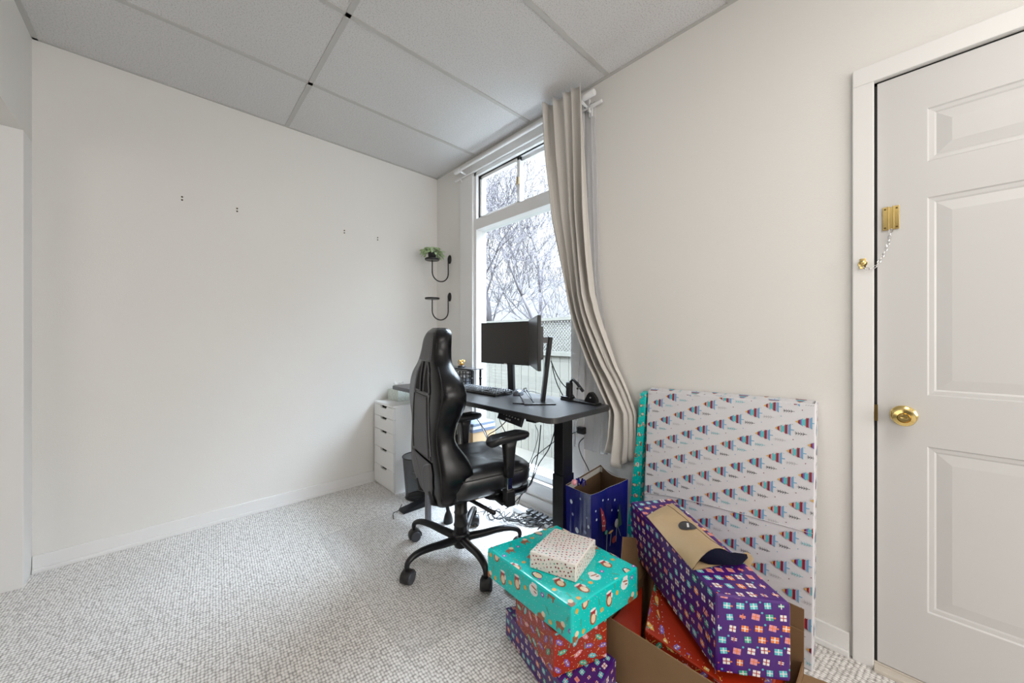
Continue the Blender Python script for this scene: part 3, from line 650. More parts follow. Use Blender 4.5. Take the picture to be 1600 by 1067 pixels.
bm = NB(); prism(bm, [(-0.042, 0), (0.042, 0), (0.038, 0.022), (0.012, 0.052), (-0.004, 0.055), (-0.020, 0.040)], -0.02, 0.012, Mb @ Matrix.Translation((0.078, 0, 0.010)) @ Matrix.Rotation(PI/2, 4, 'X'), bevel=0.004); gg = obj('wedge_grip', bm, m_black, gd)
bm = NB(); lathe(bm, [(0.005, 0), (0.004, 0.003), (0, 0.003)], Mb @ Matrix.Translation((0.084, -0.012, 0.036)) @ Matrix.Rotation(PI/2, 4, 'X'), 10); obj('pivot_bolt', bm, m_silver, gg)

# cables
def cord(name, pts, r, label, n=8, mat=None, group=None, cat='cable'):
    bm = NB(); tube(bm, catmull(pts, n), r, 6); o = obj(name, bm, mat or m_black, None, 70); return tag(o, label, cat, group)
cord('monitor_cable', [(1.545, 1.32, 1.03), (1.60, 1.33, 0.96), (1.655, 1.335, 0.90), (1.70, 1.30, 0.84), (1.705, 1.27, 0.806)], 0.003, 'upper of two black monitor cables arching from the pole to the device stand')
cord('monitor_cable', [(1.55, 1.315, 1.00), (1.61, 1.345, 0.93), (1.66, 1.36, 0.87), (1.695, 1.345, 0.803)], 0.0028, 'lower of two black monitor cables arching from the pole to the desk')
cord('mouse_cable', [(1.64, 1.62, DZT+0.015), (1.67, 1.58, DZT+0.02), (1.69, 1.52, DZT+0.006), (1.68, 1.48, DZT+0.003)], 0.002, 'thin black cable curving on the desk behind the mouse')
def C6(*pp, x=1.62): return [atx(px, py, x) for px, py in pp]
cord('power_cable', C6((836, 664), (841, 680), (832, 712), (822, 735), (812, 760), (800, 776)), 0.0022, 'thin cable furthest left of those hanging under the right half of the desk')
cord('power_cable', C6((845, 664), (842, 700), (836, 730), (828, 755), (806, 783), (790, 795)), 0.0036, 'thick black cable hanging straight down under the desk')
cord('power_cable', C6((868, 668), (858, 700), (842, 725), (834, 745), (826, 760), (800, 778)), 0.0034, 'black cable sweeping down from beside the desk leg')
cord('power_cable', C6((866, 690), (845, 706), (833, 718), (826, 740), (822, 752), (808, 790)), 0.003, 'black cable crossing behind the others beside the desk leg')
cord('handset_cable', [(1.30, 1.39, 0.765), (1.33, 1.46, 0.70), (1.38, 1.60, 0.62), (1.45, 1.75, 0.55), (1.52, 1.86, 0.46)], 0.003, 'black cable looping left from the height control handset')
cord('handset_cable', [(1.42, 1.62, 0.765), (1.44, 1.63, 0.66), (1.48, 1.60, 0.55), (1.52, 1.66, 0.45), (1.56, 1.7, 0.30)], 0.0026, 'thin black cable hanging behind the near armrest')
cord('adapter_cable', [(1.60, 2.12, 0.59), (1.58, 2.02, 0.58), (1.57, 1.93, 0.50), (1.57, 1.86, 0.42), (1.58, 1.82, 0.30)], 0.004, 'grey cable curving down from the stack of papers', mat=MAT('grey_cable', (0.35, 0.37, 0.40), 0.4))
cord('adapter_cable', [(1.60, 2.15, 0.61), (1.57, 2.05, 0.605), (1.56, 1.92, 0.53), (1.56, 1.87, 0.45), (1.60, 1.80, 0.34)], 0.003, 'black cable curving down from the stack of papers')
# cable pile on the carpet
for k in range(6):
    rnd = random.Random(20+k); pts = []
    for j in range(9):
        t = j/8; pts.append((1.50+0.17*t+0.05*math.sin(j*2.2+k), 1.86-0.38*t+0.05*math.sin(j*1.7+k*1.3), 0.006+0.03*abs(math.sin(j*1.3+k))*(0.3+rnd.random()*0.7)))
    cord('floor_cable', pts, 0.0032, 'loose black cable lying in the pile on the carpet under the desk', group='loose cables under the desk')
ps = thing('power_strip', 'white power strip along the baseboard under the desk', 'power strip', (1.69, 1.56, 0))
bm = NB(); bx(bm, (1.665, 1.36, 0), (1.72, 1.76, 0.034), 0.006); obj('body', bm, m_white, ps)
for k in range(6):
    bm = NB(); bx(bm, (1.650, 1.385+k*0.042, 0.034), (1.70, 1.410+k*0.042, 0.062), 0.004); tube(bm, catmull([(1.652, 1.397+k*0.042, 0.05), (1.62, 1.40+k*0.045, 0.045), (1.60, 1.42+k*0.05, 0.012)], 5), 0.004, 6)
    o = obj('plug', bm, m_black); tag(o, 'black plug standing in the white power strip', 'plug', 'plugs in the power strip')
# wall outlet
oc = atx(913, 672, X1)
ou = thing('wall_outlet', 'white wall outlet under the desk beside the window casing', 'outlet', (X1, oc.y, oc.z))
bm = NB(); bx(bm, (X1-0.006, oc.y-0.036, oc.z-0.03), (X1, oc.y+0.036, oc.z+0.085), 0.003); obj('cover_plate', bm, m_white, ou)
o = NB(); bx(o, (X1-0.038, oc.y-0.02, oc.z-0.018), (X1-0.006, oc.y+0.028, oc.z+0.022), 0.005); tube(o, catmull([(X1-0.03, oc.y+0.02, oc.z), (1.74, 1.34, 0.57), (1.72, 1.37, 0.48), (1.72, 1.38, 0.42)], 6), 0.003, 6)
tag(obj('wall_plug', o, m_black), 'black plug and cable in the wall outlet under the desk', 'plug')
cord('outlet_cable', [(1.775, 1.262, 0.57), (1.765, 1.29, 0.53), (1.765, 1.275, 0.47), (1.77, 1.225, 0.39), (1.775, 1.16, 0.25)], 0.003, 'dark grey cable hanging beside the blue gift bag')

# carton with papers under the far end of the desk
cb = tag(obj('carton', (lambda b_: (bx(b_, (1.56, 2.055, 0), (1.77, 2.205, 0.485), 0.002), b_)[1])(NB()), MAT('pale_cardboard', (0.48, 0.33, 0.19), 0.8)), 'tall pale brown carton standing under the far end of the desk', 'carton')
for k in range(3):
    bm = NB(); bx(bm, (1.555+0.006*k, 2.05+0.004*k, 0.485+0.020*k), (1.765, 2.20, 0.505+0.020*k-0.0005), 0.002)
    tag(obj('binder', bm, MAT('binder_%d' % k, [(0.10, 0.13, 0.20), (0.55, 0.60, 0.68), (0.16, 0.20, 0.28)][k], 0.35)), ['dark blue flat binder lowest on the carton under the desk', 'pale blue flat binder between two dark ones on the carton', 'slate blue flat binder topmost on the carton under the desk'][k], 'binder')
# waste bin
wb = thing('waste_bin', 'dark see-through mesh waste bin between the drawer unit and the chair', 'waste bin', (1.315, 2.40, 0))
bm = NB(); lathe(bm, [(0.080, 0.004), (0.103, 0.30)], None, 32); bm.faces.ensure_lookup_table()
for f in [f for f in bm.faces if len(f.verts) > 4 and f.calc_center_median().z > 0.2]: bm.faces.remove(f)
obj('mesh_wall', bm, m_mesh, wb, 60, local=True)
bm = NB(); tube(bm, [(0.104*math.cos(a), 0.104*math.sin(a), 0.30) for a in [2*PI*k/32 for k in range(32)]], 0.004, 6, closed=True); obj('rim', bm, m_blackmet, wb, 60, local=True); bm = NB(); tube(bm, [(0.081*math.cos(a), 0.081*math.sin(a), 0.006) for a in [2*PI*k/32 for k in range(32)]], 0.005, 6, closed=True); obj('base_ring', bm, m_blackmet, wb, 60, local=True)
# low stand under/behind the chair: two legs show
st = thing('foot_stand', 'low black stand whose two thin legs show between the chair base arms', 'stand', (1.21, 2.02, 0))
bm = NB(); bx(bm, (1.12, 1.93, 0.27), (1.33, 2.12, 0.30), 0.005); obj('top', bm, m_black, st)
bm = NB(); bx(bm, (1.155, 1.985, 0), (1.185, 2.015, 0.27), 0.004); obj('leg', bm, m_piping, st)
bm = NB(); tube(bm, [(1.262, 1.965, 0.27), (1.268, 1.945, 0.12), (1.272, 1.93, 0.07)], [0.010, 0.010, 0.012], 8); lathe(bm, [(0.030, 0), (0.030, 0.02), (0.022, 0.05), (0.011, 0.075)], Matrix.Translation((1.272, 1.93, 0)), 16); obj('leg', bm, m_black, st, 50)

# ------------------------------------------------------------------ clear chair mat
m_mat = bpy.data.materials.new('clear_vinyl'); m_mat.use_nodes = True; nt = m_mat.node_tree; nt.nodes.clear(); L = nt.links.new
out = nt.nodes.new('ShaderNodeOutputMaterial'); tr = nt.nodes.new('ShaderNodeBsdfTransparent'); tr.inputs[0].default_value = (1.0, 1.0, 1.0, 1)
gl = nt.nodes.new('ShaderNodeBsdfGlossy'); gl.inputs['Roughness'].default_value = 0.20; lw = nt.nodes.new('ShaderNodeLayerWeight'); lw.inputs['Blend'].default_value = 0.5; pw_ = nt.nodes.new('ShaderNodeMath'); pw_.operation = 'POWER'; pw_.inputs[1].default_value = 4.0; fr = nt.nodes.new('ShaderNodeMath'); fr.operation = 'MULTIPLY_ADD'; fr.inputs[1].default_value = 0.30; fr.inputs[2].default_value = 0.02
nt.links.new(lw.outputs['Facing'], pw_.inputs[0]); nt.links.new(pw_.outputs[0], fr.inputs[0])
df = nt.nodes.new('ShaderNodeBsdfDiffuse'); df.inputs[0].default_value = (0.85, 0.85, 0.86, 1); m0 = nt.nodes.new('ShaderNodeMixShader'); m0.inputs[0].default_value = 0.14
ms = nt.nodes.new('ShaderNodeMixShader'); L(tr.outputs[0], m0.inputs[1]); L(df.outputs[0], m0.inputs[2]); L(fr.outputs[0], ms.inputs[0]); L(m0.outputs[0], ms.inputs[1]); L(gl.outputs[0], ms.inputs[2]); L(ms.outputs[0], out.inputs[0])
bm = NB(); prism(bm, rrect(0.90, 1.10, 0.04, 6), 0.0, 0.0025, Matrix.Translation((1.07, 1.74, 0)))
bm.faces.ensure_lookup_table(); bm.faces.remove([f for f in bm.faces if len(f.verts) > 4 and f.calc_center_median().z < 0.001][0])
tag(obj('chair_mat', bm, m_mat), 'clear plastic chair mat lying on the carpet under the black chair', 'chair mat')
cord('loose_cable', [(1.13, 2.27, 0.045), (1.10, 2.255, 0.02), (1.07, 2.27, 0.005), (1.04, 2.20, 0.004)], 0.0025, 'short black cable end on the carpet by the left desk foot')

# ------------------------------------------------------------------ gaming chair
HD = math.radians(-12)
chr_ = thing('gaming_chair', 'black high-backed gaming chair on casters, its back towards the viewer', 'chair', (1.13, 1.593, 0), HD)
def ctrl(z, tab):
    for a, c in zip(tab, tab[1:]):
        if a[0] <= z <= c[0]:
            k = tab.index(a); p = tab[max(k-1, 0)]; n_ = tab[min(k+2, len(tab)-1)]; t = (z-a[0])/(c[0]-a[0]); h_ = c[0]-a[0]; out_ = []
            for i in range(1, len(a)):
                m0_ = (c[i]-p[i])/(c[0]-p[0])*h_ if k else (c[i]-a[i]); m1_ = (n_[i]-a[i])/(n_[0]-a[0])*h_ if n_ is not c else (c[i]-a[i])
                out_.append((2*t**3-3*t*t+1)*a[i] + (t**3-2*t*t+t)*m0_ + (-2*t**3+3*t*t)*c[i] + (t**3-t*t)*m1_)
            return out_
    return list(tab[-1][1:])
#       z     halfw  rear x  bolster front x   centre front x
BT = [(0.345, 0.150, -0.165, -0.085, -0.110), (0.40, 0.205, -0.185, -0.050, -0.115), (0.48, 0.240, -0.20, -0.020, -0.120), (0.56, 0.232, -0.205, -0.040, -0.125), (0.66, 0.200, -0.21, -0.10, -0.135),
      (0.74, 0.205, -0.21, -0.095, -0.135), (0.83, 0.250, -0.21, -0.070, -0.13), (0.90, 0.262, -0.205, -0.070, -0.13), (0.97, 0.225, -0.20, -0.085, -0.125), (1.03, 0.150, -0.19, -0.10, -0.115), (1.09, 0.118, -0.18, -0.095, -0.10), (1.15, 0.108, -0.17, -0.090, -0.09), (1.19, 0.085, -0.155, -0.085, -0.085), (1.208, 0.045, -0.14, -0.095, -0.095)]
def backring(z, grow=0.0):
    w, xr, xb, xc = ctrl(z, BT); w += grow; pts = []
    prof = [(-0.86, xr-0.004), (-0.45, xr-0.006), (0, xr-0.007), (0.45, xr-0.006), (0.86, xr-0.004), (0.96, xr+0.010), (0.995, xr+0.034), (1.0, (xr+xb)/2+0.01), (0.96, xb-0.014), (0.86, xb), (0.74, xb-0.008), (0.58, xc+0.004), (0.3, xc), (0, xc), (-0.3, xc), (-0.58, xc+0.004), (-0.74, xb-0.008), (-0.86, xb), (-0.96, xb-0.014), (-1.0, (xr+xb)/2+0.01), (-0.995, xr+0.034), (-0.96, xr+0.010)]
    for s, x_ in prof: pts.append(Vector((x_, -s*w, z)))
    return pts
zz = [0.345+(1.208-0.345)*k/60 for k in range(61)]
bm = NB(); loft(bm, [backring(z) for z in zz]); bmesh.ops.recalc_face_normals(bm, faces=bm.faces)
back = obj('backrest', bm, m_leather, chr_, 75, local=True)
def on_rear(y, z, off=0.0015):
    w, xr, xb, xc = ctrl(z, BT); s = min(abs(y)/w, 1); x_ = xr - 0.007 + 0.003*s/0.86 if s < 0.86 else xr-0.004+(s-0.86)/0.1*0.014
    return Vector((x_-off, y, z))
# rear panel of matt fabric, side seams, zips, lower cover with piping
def rear_patch(outline, off, mat, name, n=14):
    bm = NB(); zs_ = [outline[0][0] + (outline[-1][0]-outline[0][0])*k/n for k in range(n+1)]
    rows = []
    for z in zs_:
        for a, c in zip(outline, outline[1:]):
            if a[0] <= z <= c[0]+1e-9: t = (z-a[0])/(c[0]-a[0]); l = a[1]+(c[1]-a[1])*t; r = a[2]+(c[2]-a[2])*t; break
        rows.append([bm.verts.new(on_rear(l+(r-l)*k/8, z, off)) for k in range(9)])
    for a, c in zip(rows, rows[1:]):
        for k in range(8): bm.faces.new((a[k], a[k+1], c[k+1], c[k]))
    bmesh.ops.recalc_face_normals(bm, faces=bm.faces)
    o = obj(name, bm, mat, back, 60, local=True); md = o.modifiers.new('t', 'SOLIDIFY'); md.thickness = 0.004; md.offset = 0
# two headrest slots with raised rims
for s in (-1, 1):
    o_ = [(0.890, 0.024, 0.106), (0.902, 0.026, 0.108), (1.005, 0.030, 0.070), (1.036, 0.032, 0.040)]
    rear_patch([(z, s*l-0.012, s*r-0.012) for z, l, r in o_], 0.003, m_slot, 'headrest_slot', 16)
    loop = [(z, r) for z, l, r in o_] + [(z, l) for z, l, r in o_[::-1]]; P_ = []
    for (z1_, y1_), (z2_, y2_) in zip(loop, loop[1:]+loop[:1]):
        for k in range(4): P_.append(on_rear(s*(y1_+(y2_-y1_)*k/4)-0.012, z1_+(z2_-z1_)*k/4, 0.005))
    bm = NB(); tube(bm, P_, 0.0042, 8, closed=True); obj('slot_rim', bm, m_shell, back, 60, local=True)
rear_patch([(0.575, 0.135, -0.135), (0.70, 0.115, -0.115), (0.85, 0.105, -0.105), (0.872, 0.10, -0.10)], 0.003, m_shell, 'rear_panel')
rear_patch([(1.045, 0.085, -0.085), (1.10, 0.075, -0.075), (1.15, 0.065, -0.065), (1.185, 0.045, -0.045)], 0.002, m_shell, 'headrest_panel')
rear_patch([(0.37, 0.09, -0.09), (0.45, 0.15, -0.15), (0.52, 0.165, -0.165), (0.565, 0.15, -0.15)], 0.008, m_shell, 'lower_cover')
for s in (-1, 1):
    bm = NB(); tube(bm, catmull([on_rear(s*y, z, 0.011) for y, z in ((0.145, 0.565), (0.06, 0.53), (0.012, 0.45), (0.0, 0.375))], 6), 0.003, 6); tube(bm, catmull([on_rear(s*y, z, 0.004) for y, z in ((0.145, 0.60), (0.13, 0.70), (0.118, 0.85), (0.112, 0.90), (0.09, 0.99))], 6), 0.003, 6)
    obj('piping', bm, m_piping, back, 60, local=True)
    bm = NB(); tube(bm, catmull([on_rear(s*y, z, 0.003) for y, z in ((0.12, 0.585), (0.12, 0.70), (0.108, 0.80), (0.10, 0.87))], 6), 0.006, 6); obj('zip', bm, m_rubber, back, 60, local=True)
    # outer bolster seam from the shoulder down
    bm = NB(); pp = []
    for z in [0.42+0.6*k/20 for k in range(21)]:
        w, xr, xb, xc = ctrl(z, BT); pp.append(Vector((xr+0.008, s*w*0.958, z)))
    tube(bm, pp, 0.0028, 6); obj('seam', bm, m_rubber, back, 60, local=True)
# seat
bm = NB(); rings = []
for k, (z, gx, gy) in enumerate(((0.375, 0.86, 0.80), (0.40, 0.95, 0.93), (0.43, 1.0, 1.0), (0.475, 1.0, 1.0), (0.497, 0.97, 0.965), (0.505, 0.88, 0.86), (0.500, 0.6, 0.55), (0.494, 0.25, 0.22))):
    ring = []
    for x_, y_ in rrect(0.46, 0.50, 0.09, 6):
        zc = z + (0.018*abs(y_/0.25)**2 if k >= 5 else 0) + (0.012 if (k >= 4 and x_ > 0.1) else 0)*0
        ring.append(Vector((0.085 + x_*gx, y_*gy, zc)))
    rings.append(ring)
loft(bm, rings); seat = obj('seat', bm, m_seat, chr_, 60, local=True)
bm = NB(); rr_ = [Vector((0.085+x_*0.995, y_*0.995, 0.487)) for x_, y_ in rrect(0.46, 0.50, 0.09, 6)]; tube(bm, rr_, 0.003, 6, closed=True); obj('piping', bm, m_rubber, seat, 60, local=True)
bm = NB(); rings = [[Vector((0.20+x_*g, y_*g, z)) for x_, y_ in rrect(0.27, 0.40, 0.07, 5)] for z, g in ((0.322, 0.7), (0.335, 0.95), (0.365, 1.0), (0.378, 0.98))]
loft(bm, rings); obj('footrest', bm, m_leather, chr_, 60, local=True)
# mechanism, column, base
bm = NB(); bx(bm, (-0.10, -0.09, 0.315), (0.12, 0.09, 0.372), 0.008); tube(bm, [(0.0, -0.06, 0.33), (0.04, -0.30, 0.335)], 0.010, 8); tube(bm, [(-0.14, 0.10, 0.34), (-0.19, 0.10, 0.36), (-0.2, 0.1, 0.42)], 0.014, 6); tube(bm, [(-0.14, -0.10, 0.34), (-0.19, -0.10, 0.36), (-0.2, -0.1, 0.42)], 0.014, 6)
obj('tilt_mechanism', bm, m_blackmet, chr_, 40, local=True)
bm = NB(); lathe(bm, [(0.034, 0.05), (0.036, 0.10), (0.036, 0.16), (0.040, 0.165), (0.036, 0.17), (0.034, 0.225), (0.038, 0.23), (0.034, 0.235), (0.032, 0.32)], None, 24); obj('gas_column', bm, m_black, chr_, 40, local=True)
bm = NB(); lathe(bm, [(0.03, 0.062), (0.046, 0.068), (0.048, 0.115), (0.04, 0.128)], None, 24)
angs = [183, 255.5, 111, 39, -33]
for a in angs:
    al = math.radians(a)-HD; d = Vector((math.cos(al), math.sin(al), 0))
    pts = [d*0.035+Vector((0, 0, 0.095)), d*0.12+Vector((0, 0, 0.105)), d*0.20+Vector((0, 0, 0.118)), d*0.27+Vector((0, 0, 0.119)), d*0.312+Vector((0, 0, 0.102)), d*0.322+Vector((0, 0, 0.075))]
    pts = catmull(pts, 6); n = len(pts); tube(bm, pts, [0.024-0.011*(k/(n-1)) for k in range(n)], 10, sq=(0.85, 1.0))
base = obj('star_base', bm, m_blackmet, chr_, 50, local=True)
for i, a in enumerate(angs):
    al = math.radians(a)-HD; c = Vector((math.cos(al), math.sin(al), 0))*0.32; tw = [0.4, -0.5, 1.0, 0.2, 0.6][i]
    bm = NB(); M = Matrix.Translation(c) @ Matrix.Rotation(al+tw, 4, 'Z') @ Matrix.Scale(1.06, 4)
    lathe(bm, [(0.009, 0.06), (0.009, 0.095)], Matrix.Translation(c), 10)
    # hood
    rings = []
    for k in range(9):
        t = -0.35 + k*(PI+0.5)/8
        rings.append([M @ Vector((-0.006+rad*math.cos(t), y, 0.028+rad*math.sin(t))) for rad, y in ((0.031, -0.022), (0.034, -0.018), (0.034, 0.018), (0.031, 0.022), (0.024, 0.018), (0.024, -0.018))])
    loft(bm, rings); obj('caster', bm, m_black, base, 50, local=True) if False else None
    cs = obj('caster', bm, m_black, chr_, 50, local=True)
    bm = NB()
    for y in (-0.016, 0.016):
        lathe(bm, [(0.0, -0.011), (0.020, -0.011), (0.027, -0.007), (0.027, 0.007), (0.020, 0.011), (0, 0.011)], M @ Matrix.Translation((-0.006, y, 0.027)) @ Matrix.Rotation(PI/2, 4, 'X'), 20)
    obj('wheel', bm, MAT('caster_grey', (0.06, 0.065, 0.08), 0.25) if i == 0 else bpy.data.materials['caster_grey'], cs, 50, local=True)
# arms
for s in (-1, 1):
    y = s*0.265; AX = 0.10
    bm = NB(); bx(bm, (0.015+AX, y-0.022, 0.335), (0.065+AX, y+0.022, 0.415), 0.008); bx(bm, (0.0+AX, min(y, 0), 0.340), (0.05+AX, max(y, 0), 0.354), 0.003); ar = obj('armrest', bm, m_black, chr_, local=True)
    bm = NB(); bx(bm, (0.026+AX, y-0.011, 0.40), (0.052+AX, y+0.011, 0.50), 0.003); obj('chrome_post', bm, m_chrome, ar, local=True)
    bm = NB(); rings = []
    for z, wx, wy in ((0.475, 0.019, 0.019), (0.54, 0.023, 0.022), (0.62, 0.030, 0.026), (0.663, 0.038, 0.030)):
        rings.append([Vector((0.04+AX+a_*2*wx, y+b_*2*wy, z)) for a_, b_ in rrect(1, 1, 0.25, 3)])
    loft(bm, rings); obj('sleeve', bm, m_black, ar, 50, local=True)
    bm = NB(); rings = []
    for z, g, dz in ((0.660, 0.86, 0), (0.670, 0.98, 0), (0.682, 1.0, 0), (0.692, 0.96, 0), (0.696, 0.8, 0)):
        rings.append([Vector((0.035+AX+x_*g, y+y_*g, z - 0.024*max(0, -(x_)/0.115)**2 - 0.006*max(0, x_/0.115)**2)) for x_, y_ in rrect(0.235, 0.085, 0.040, 6)])
    loft(bm, rings); obj('arm_pad', bm, m_black, ar, 60, local=True)

# ------------------------------------------------------------------ printed papers
def grid_pts(U, V, a, b, jit=0.0, seed=0, o=(0, 0)):
    rnd = random.Random(seed); out = []
    for i in range(-60, 61):
        for j in range(-60, 61):
            x_, y_ = o[0]+a[0]*i+b[0]*j, o[1]+a[1]*i+b[1]*j
            if -0.05 < x_ < U+0.05 and -0.05 < y_ < V+0.05: out.append((x_+rnd.uniform(-jit, jit), y_+rnd.uniform(-jit, jit), rnd.random(), rnd.random()))
    return out
m_presents = [i_pink, i_white, i_orange, i_aqua, i_green, i_red, i_blue]     # slots 1..7
def presents(seed, s=1.0, rot=0.0):
    def f(U, V):
        out = []
        for n, (x_, y_, r1, r2) in enumerate(grid_pts(U, V, (0.030*s, 0.004*s), (-0.006*s, 0.027*s), 0.002, seed)):
            c = [1, 2, 3, 4, 2, 5, 4][int(r1*7) % 7]; a = 0.006*s+0.003*s*r2; h = 0.0075*s; k = int(r2*4); th = rot+(r1-0.5)*0.3
            body = rot2(box2(-a, -h, a, h), x_, y_, th)
            rib = {1: 3, 2: 6, 3: 2, 4: 2, 5: 2}[c]
            if k == 0: out += [(c, rot2(box2(-a, -h*0.45, a, h*0.45), x_, y_, th))]
            else: out += [(c, body)]
            out += [(rib, rot2(box2(-0.0011*s, -h, 0.0011*s, h), x_, y_, th)), (rib, rot2(box2(-a, -0.001*s, a, 0.001*s), x_, y_, th))]
            if k == 2: out += [(3 if c != 3 else 6, ell(x_+a+0.003*s, y_, 0.003*s, 0.0024*s, th, 6))]
            if k == 3: out += [(4, ell(x_+0.014*s, y_+0.012*s, 0.0028*s, 0.0028*s, 0, 5))]
        return out
    return f
m_penguins = [i_white, i_brown, i_cream, i_black, i_gold, i_violet, i_red, i_green]   # 1..8
def penguins(seed, rot=0.0, s=1.0):
    def f(U, V):
        out = []
        for n, (x_, y_, r1, r2) in enumerate(grid_pts(U, V, (0.056*s, 0.016*s), (-0.02*s, 0.050*s), 0.004, seed, (0.01, 0.012))):
            k = int(r1*4); th = rot + (r2-0.5)*0.5
            def E(dx, dy, a, b, c): 
                q = rot2([(dx, dy)], x_, y_, th)[0]; out.append((c, ell(q[0], q[1], a*s, b*s, th, 10)))
            if k == 0: E(0, 0, 0.010, 0.015, 4); E(0, -0.002*s, 0.0075, 0.012, 3); E(0, 0.008*s, 0.005, 0.004, 1); E(0.002*s, 0.006*s, 0.002, 0.0015, 5); E(-0.006*s, -0.015*s, 0.005, 0.003, 6)
            elif k == 1: E(0, 0, 0.014, 0.013, 1); E(0, 0.013*s, 0.009, 0.008, 1); E(0.001*s, 0.006*s, 0.010, 0.002, 2); E(0.006*s, -0.001*s, 0.005, 0.0018, 2)
            elif k == 2: E(0, 0, 0.011, 0.016, 2); E(0, -0.002*s, 0.007, 0.010, 3); E(0, 0.013*s, 0.008, 0.005, 7); E(0.0, 0.017*s, 0.009, 0.003, 1); E(0.009*s, 0.006*s, 0.003, 0.006, 1)
            else: E(0, 0, 0.012, 0.007, 2); E(0.008*s, 0.008*s, 0.006, 0.006, 3); E(-0.008*s, -0.009*s, 0.002, 0.006, 2); E(0.006*s, -0.009*s, 0.002, 0.006, 2)
            out.append((5 if r2 > 0.4 else 6, ell(x_+0.028*s, y_+0.004*s, 0.0055*s, 0.0055*s, 0, 8)))
            if r2 < 0.4: out.append((1, ell(x_+0.028*s, y_+0.004*s, 0.0025*s, 0.0025*s, 0, 6)))
            if r1 > 0.5: out.append((8, rot2(box2(-0.008*s, -0.0015*s, 0.008*s, 0.0015*s), x_+0.02*s, y_+0.024*s, r2*3)))
        for x_, y_, r1, r2 in grid_pts(U, V, (0.017, 0.003), (-0.005, 0.019), 0.006, seed+9): out.append((1, ell(x_, y_, 0.0010, 0.0010, 0, 5)))
        return out
    return f
m_baubles = [i_pink, i_green, i_gold, i_aqua, i_violet, i_white]    # 1..6
def baubles(seed, rot=0.0):
    def f(U, V):
        out = []
        for x_, y_, r1, r2 in grid_pts(U, V, (0.040, 0.015), (-0.015, 0.036), 0.004, seed, (0.01, 0.02)):
            c = [1, 2, 3, 4, 5][int(r1*5)]; th = rot + (r2-0.5)*2.4
            out.append((c, rot2([(-0.017, 0), (-0.008, -0.007), (0.008, -0.007), (0.017, 0), (0.008, 0.007), (-0.008, 0.007)], x_, y_, th)))
            c2 = 6 if c != 6 else 3
            for q in (-0.006, 0.0, 0.006):
                p = rot2([(q, 0)], x_, y_, th)[0]; out.append((c2 if q else 3, ell(p[0], p[1], 0.0022, 0.0030, th, 6)))
            out.append((2 if r2 > .5 else 3, rot2(box2(-0.010, -0.0012, 0.010, 0.0012), x_+0.026, y_+0.016, th+1)))
        for x_, y_, r1, r2 in grid_pts(U, V, (0.014, 0.003), (-0.004, 0.016), 0.003, seed+9): out.append((6, ell(x_, y_, 0.0012, 0.0012, 0, 5)))
        return out
    return f
m_specks = [i_maroon, i_red, i_green, i_grey, i_violet]
def specks(seed):
    def f(U, V):
        out = []
        for x_, y_, r1, r2 in grid_pts(U, V, (0.0135, 0.004), (-0.005, 0.012), 0.0025, seed):
            out.append(([1, 1, 2, 3, 1, 2, 4][int(r1*7)], ell(x_, y_, 0.0036, 0.0018+0.0014*r2, r2*6, 6)))
        return out
    return f
m_trees = [i_gold, i_maroon, i_violet, i_aqua, i_red, i_pink, i_blue, i_grey, i_black, i_lilac]   # 1..10
def trees(U, V):
    out = []
    for x_, y_, r1, r2 in grid_pts(U, V, (0.036, -0.080), (-0.062, -0.032), 0.0012, 3, (0.03, 0.05)):
        # lying tree: the tip points to smaller u
        w = 0.052; tab = [(0.0, 0.0, 0.16, 0.006, 1), (0.16, 0.006, 0.27, 0.011, 2), (0.27, 0.010, 0.36, 0.014, 3 if r1 > .5 else 6), (0.36, 0.014, 0.44, 0.018, 4), (0.44, 0.011, 0.60, 0.016, 4), (0.58, 0.016, 0.66, 0.023, 5), (0.64, 0.019, 0.76, 0.021, 2), (0.74, 0.017, 0.84, 0.020, 10), (0.82, 0.020, 0.94, 0.027, 7), (0.94, 0.0018, 1.12, 0.0018, 7)]
        for a0, h0, a1, h1, c in tab:
            out.append((c, [(x_-w/2+a0*w, y_-h0*.84), (x_-w/2+a1*w, y_-h1*.84), (x_-w/2+a1*w, y_+h1*.84), (x_-w/2+a0*w, y_+h0*.84)]))
        sx, sy = x_-0.010, y_-0.043; c = [9, 8, 4, 9][int(r1*4)]
        out.append((c, box2(sx-0.016, sy-0.0007, sx+0.018, sy+0.0007)))
        for k in range(4):
            q = sx-0.011+k*0.007
            out.append((c, [(q, sy), (q+0.0016, sy), (q-0.003, sy+0.006), (q-0.0042, sy+0.006)])); out.append((c, [(q, sy), (q+0.0016, sy), (q-0.003, sy-0.006), (q-0.0042, sy-0.006)]))
        out.append((2 if r2 > 0.5 else 7, ell(x_+0.030, y_-0.035, 0.0018, 0.0018, 0, 6))); out.append((8, ell(x_-0.034, y_-0.012, 0.0015, 0.0015, 0, 6)))
    return out

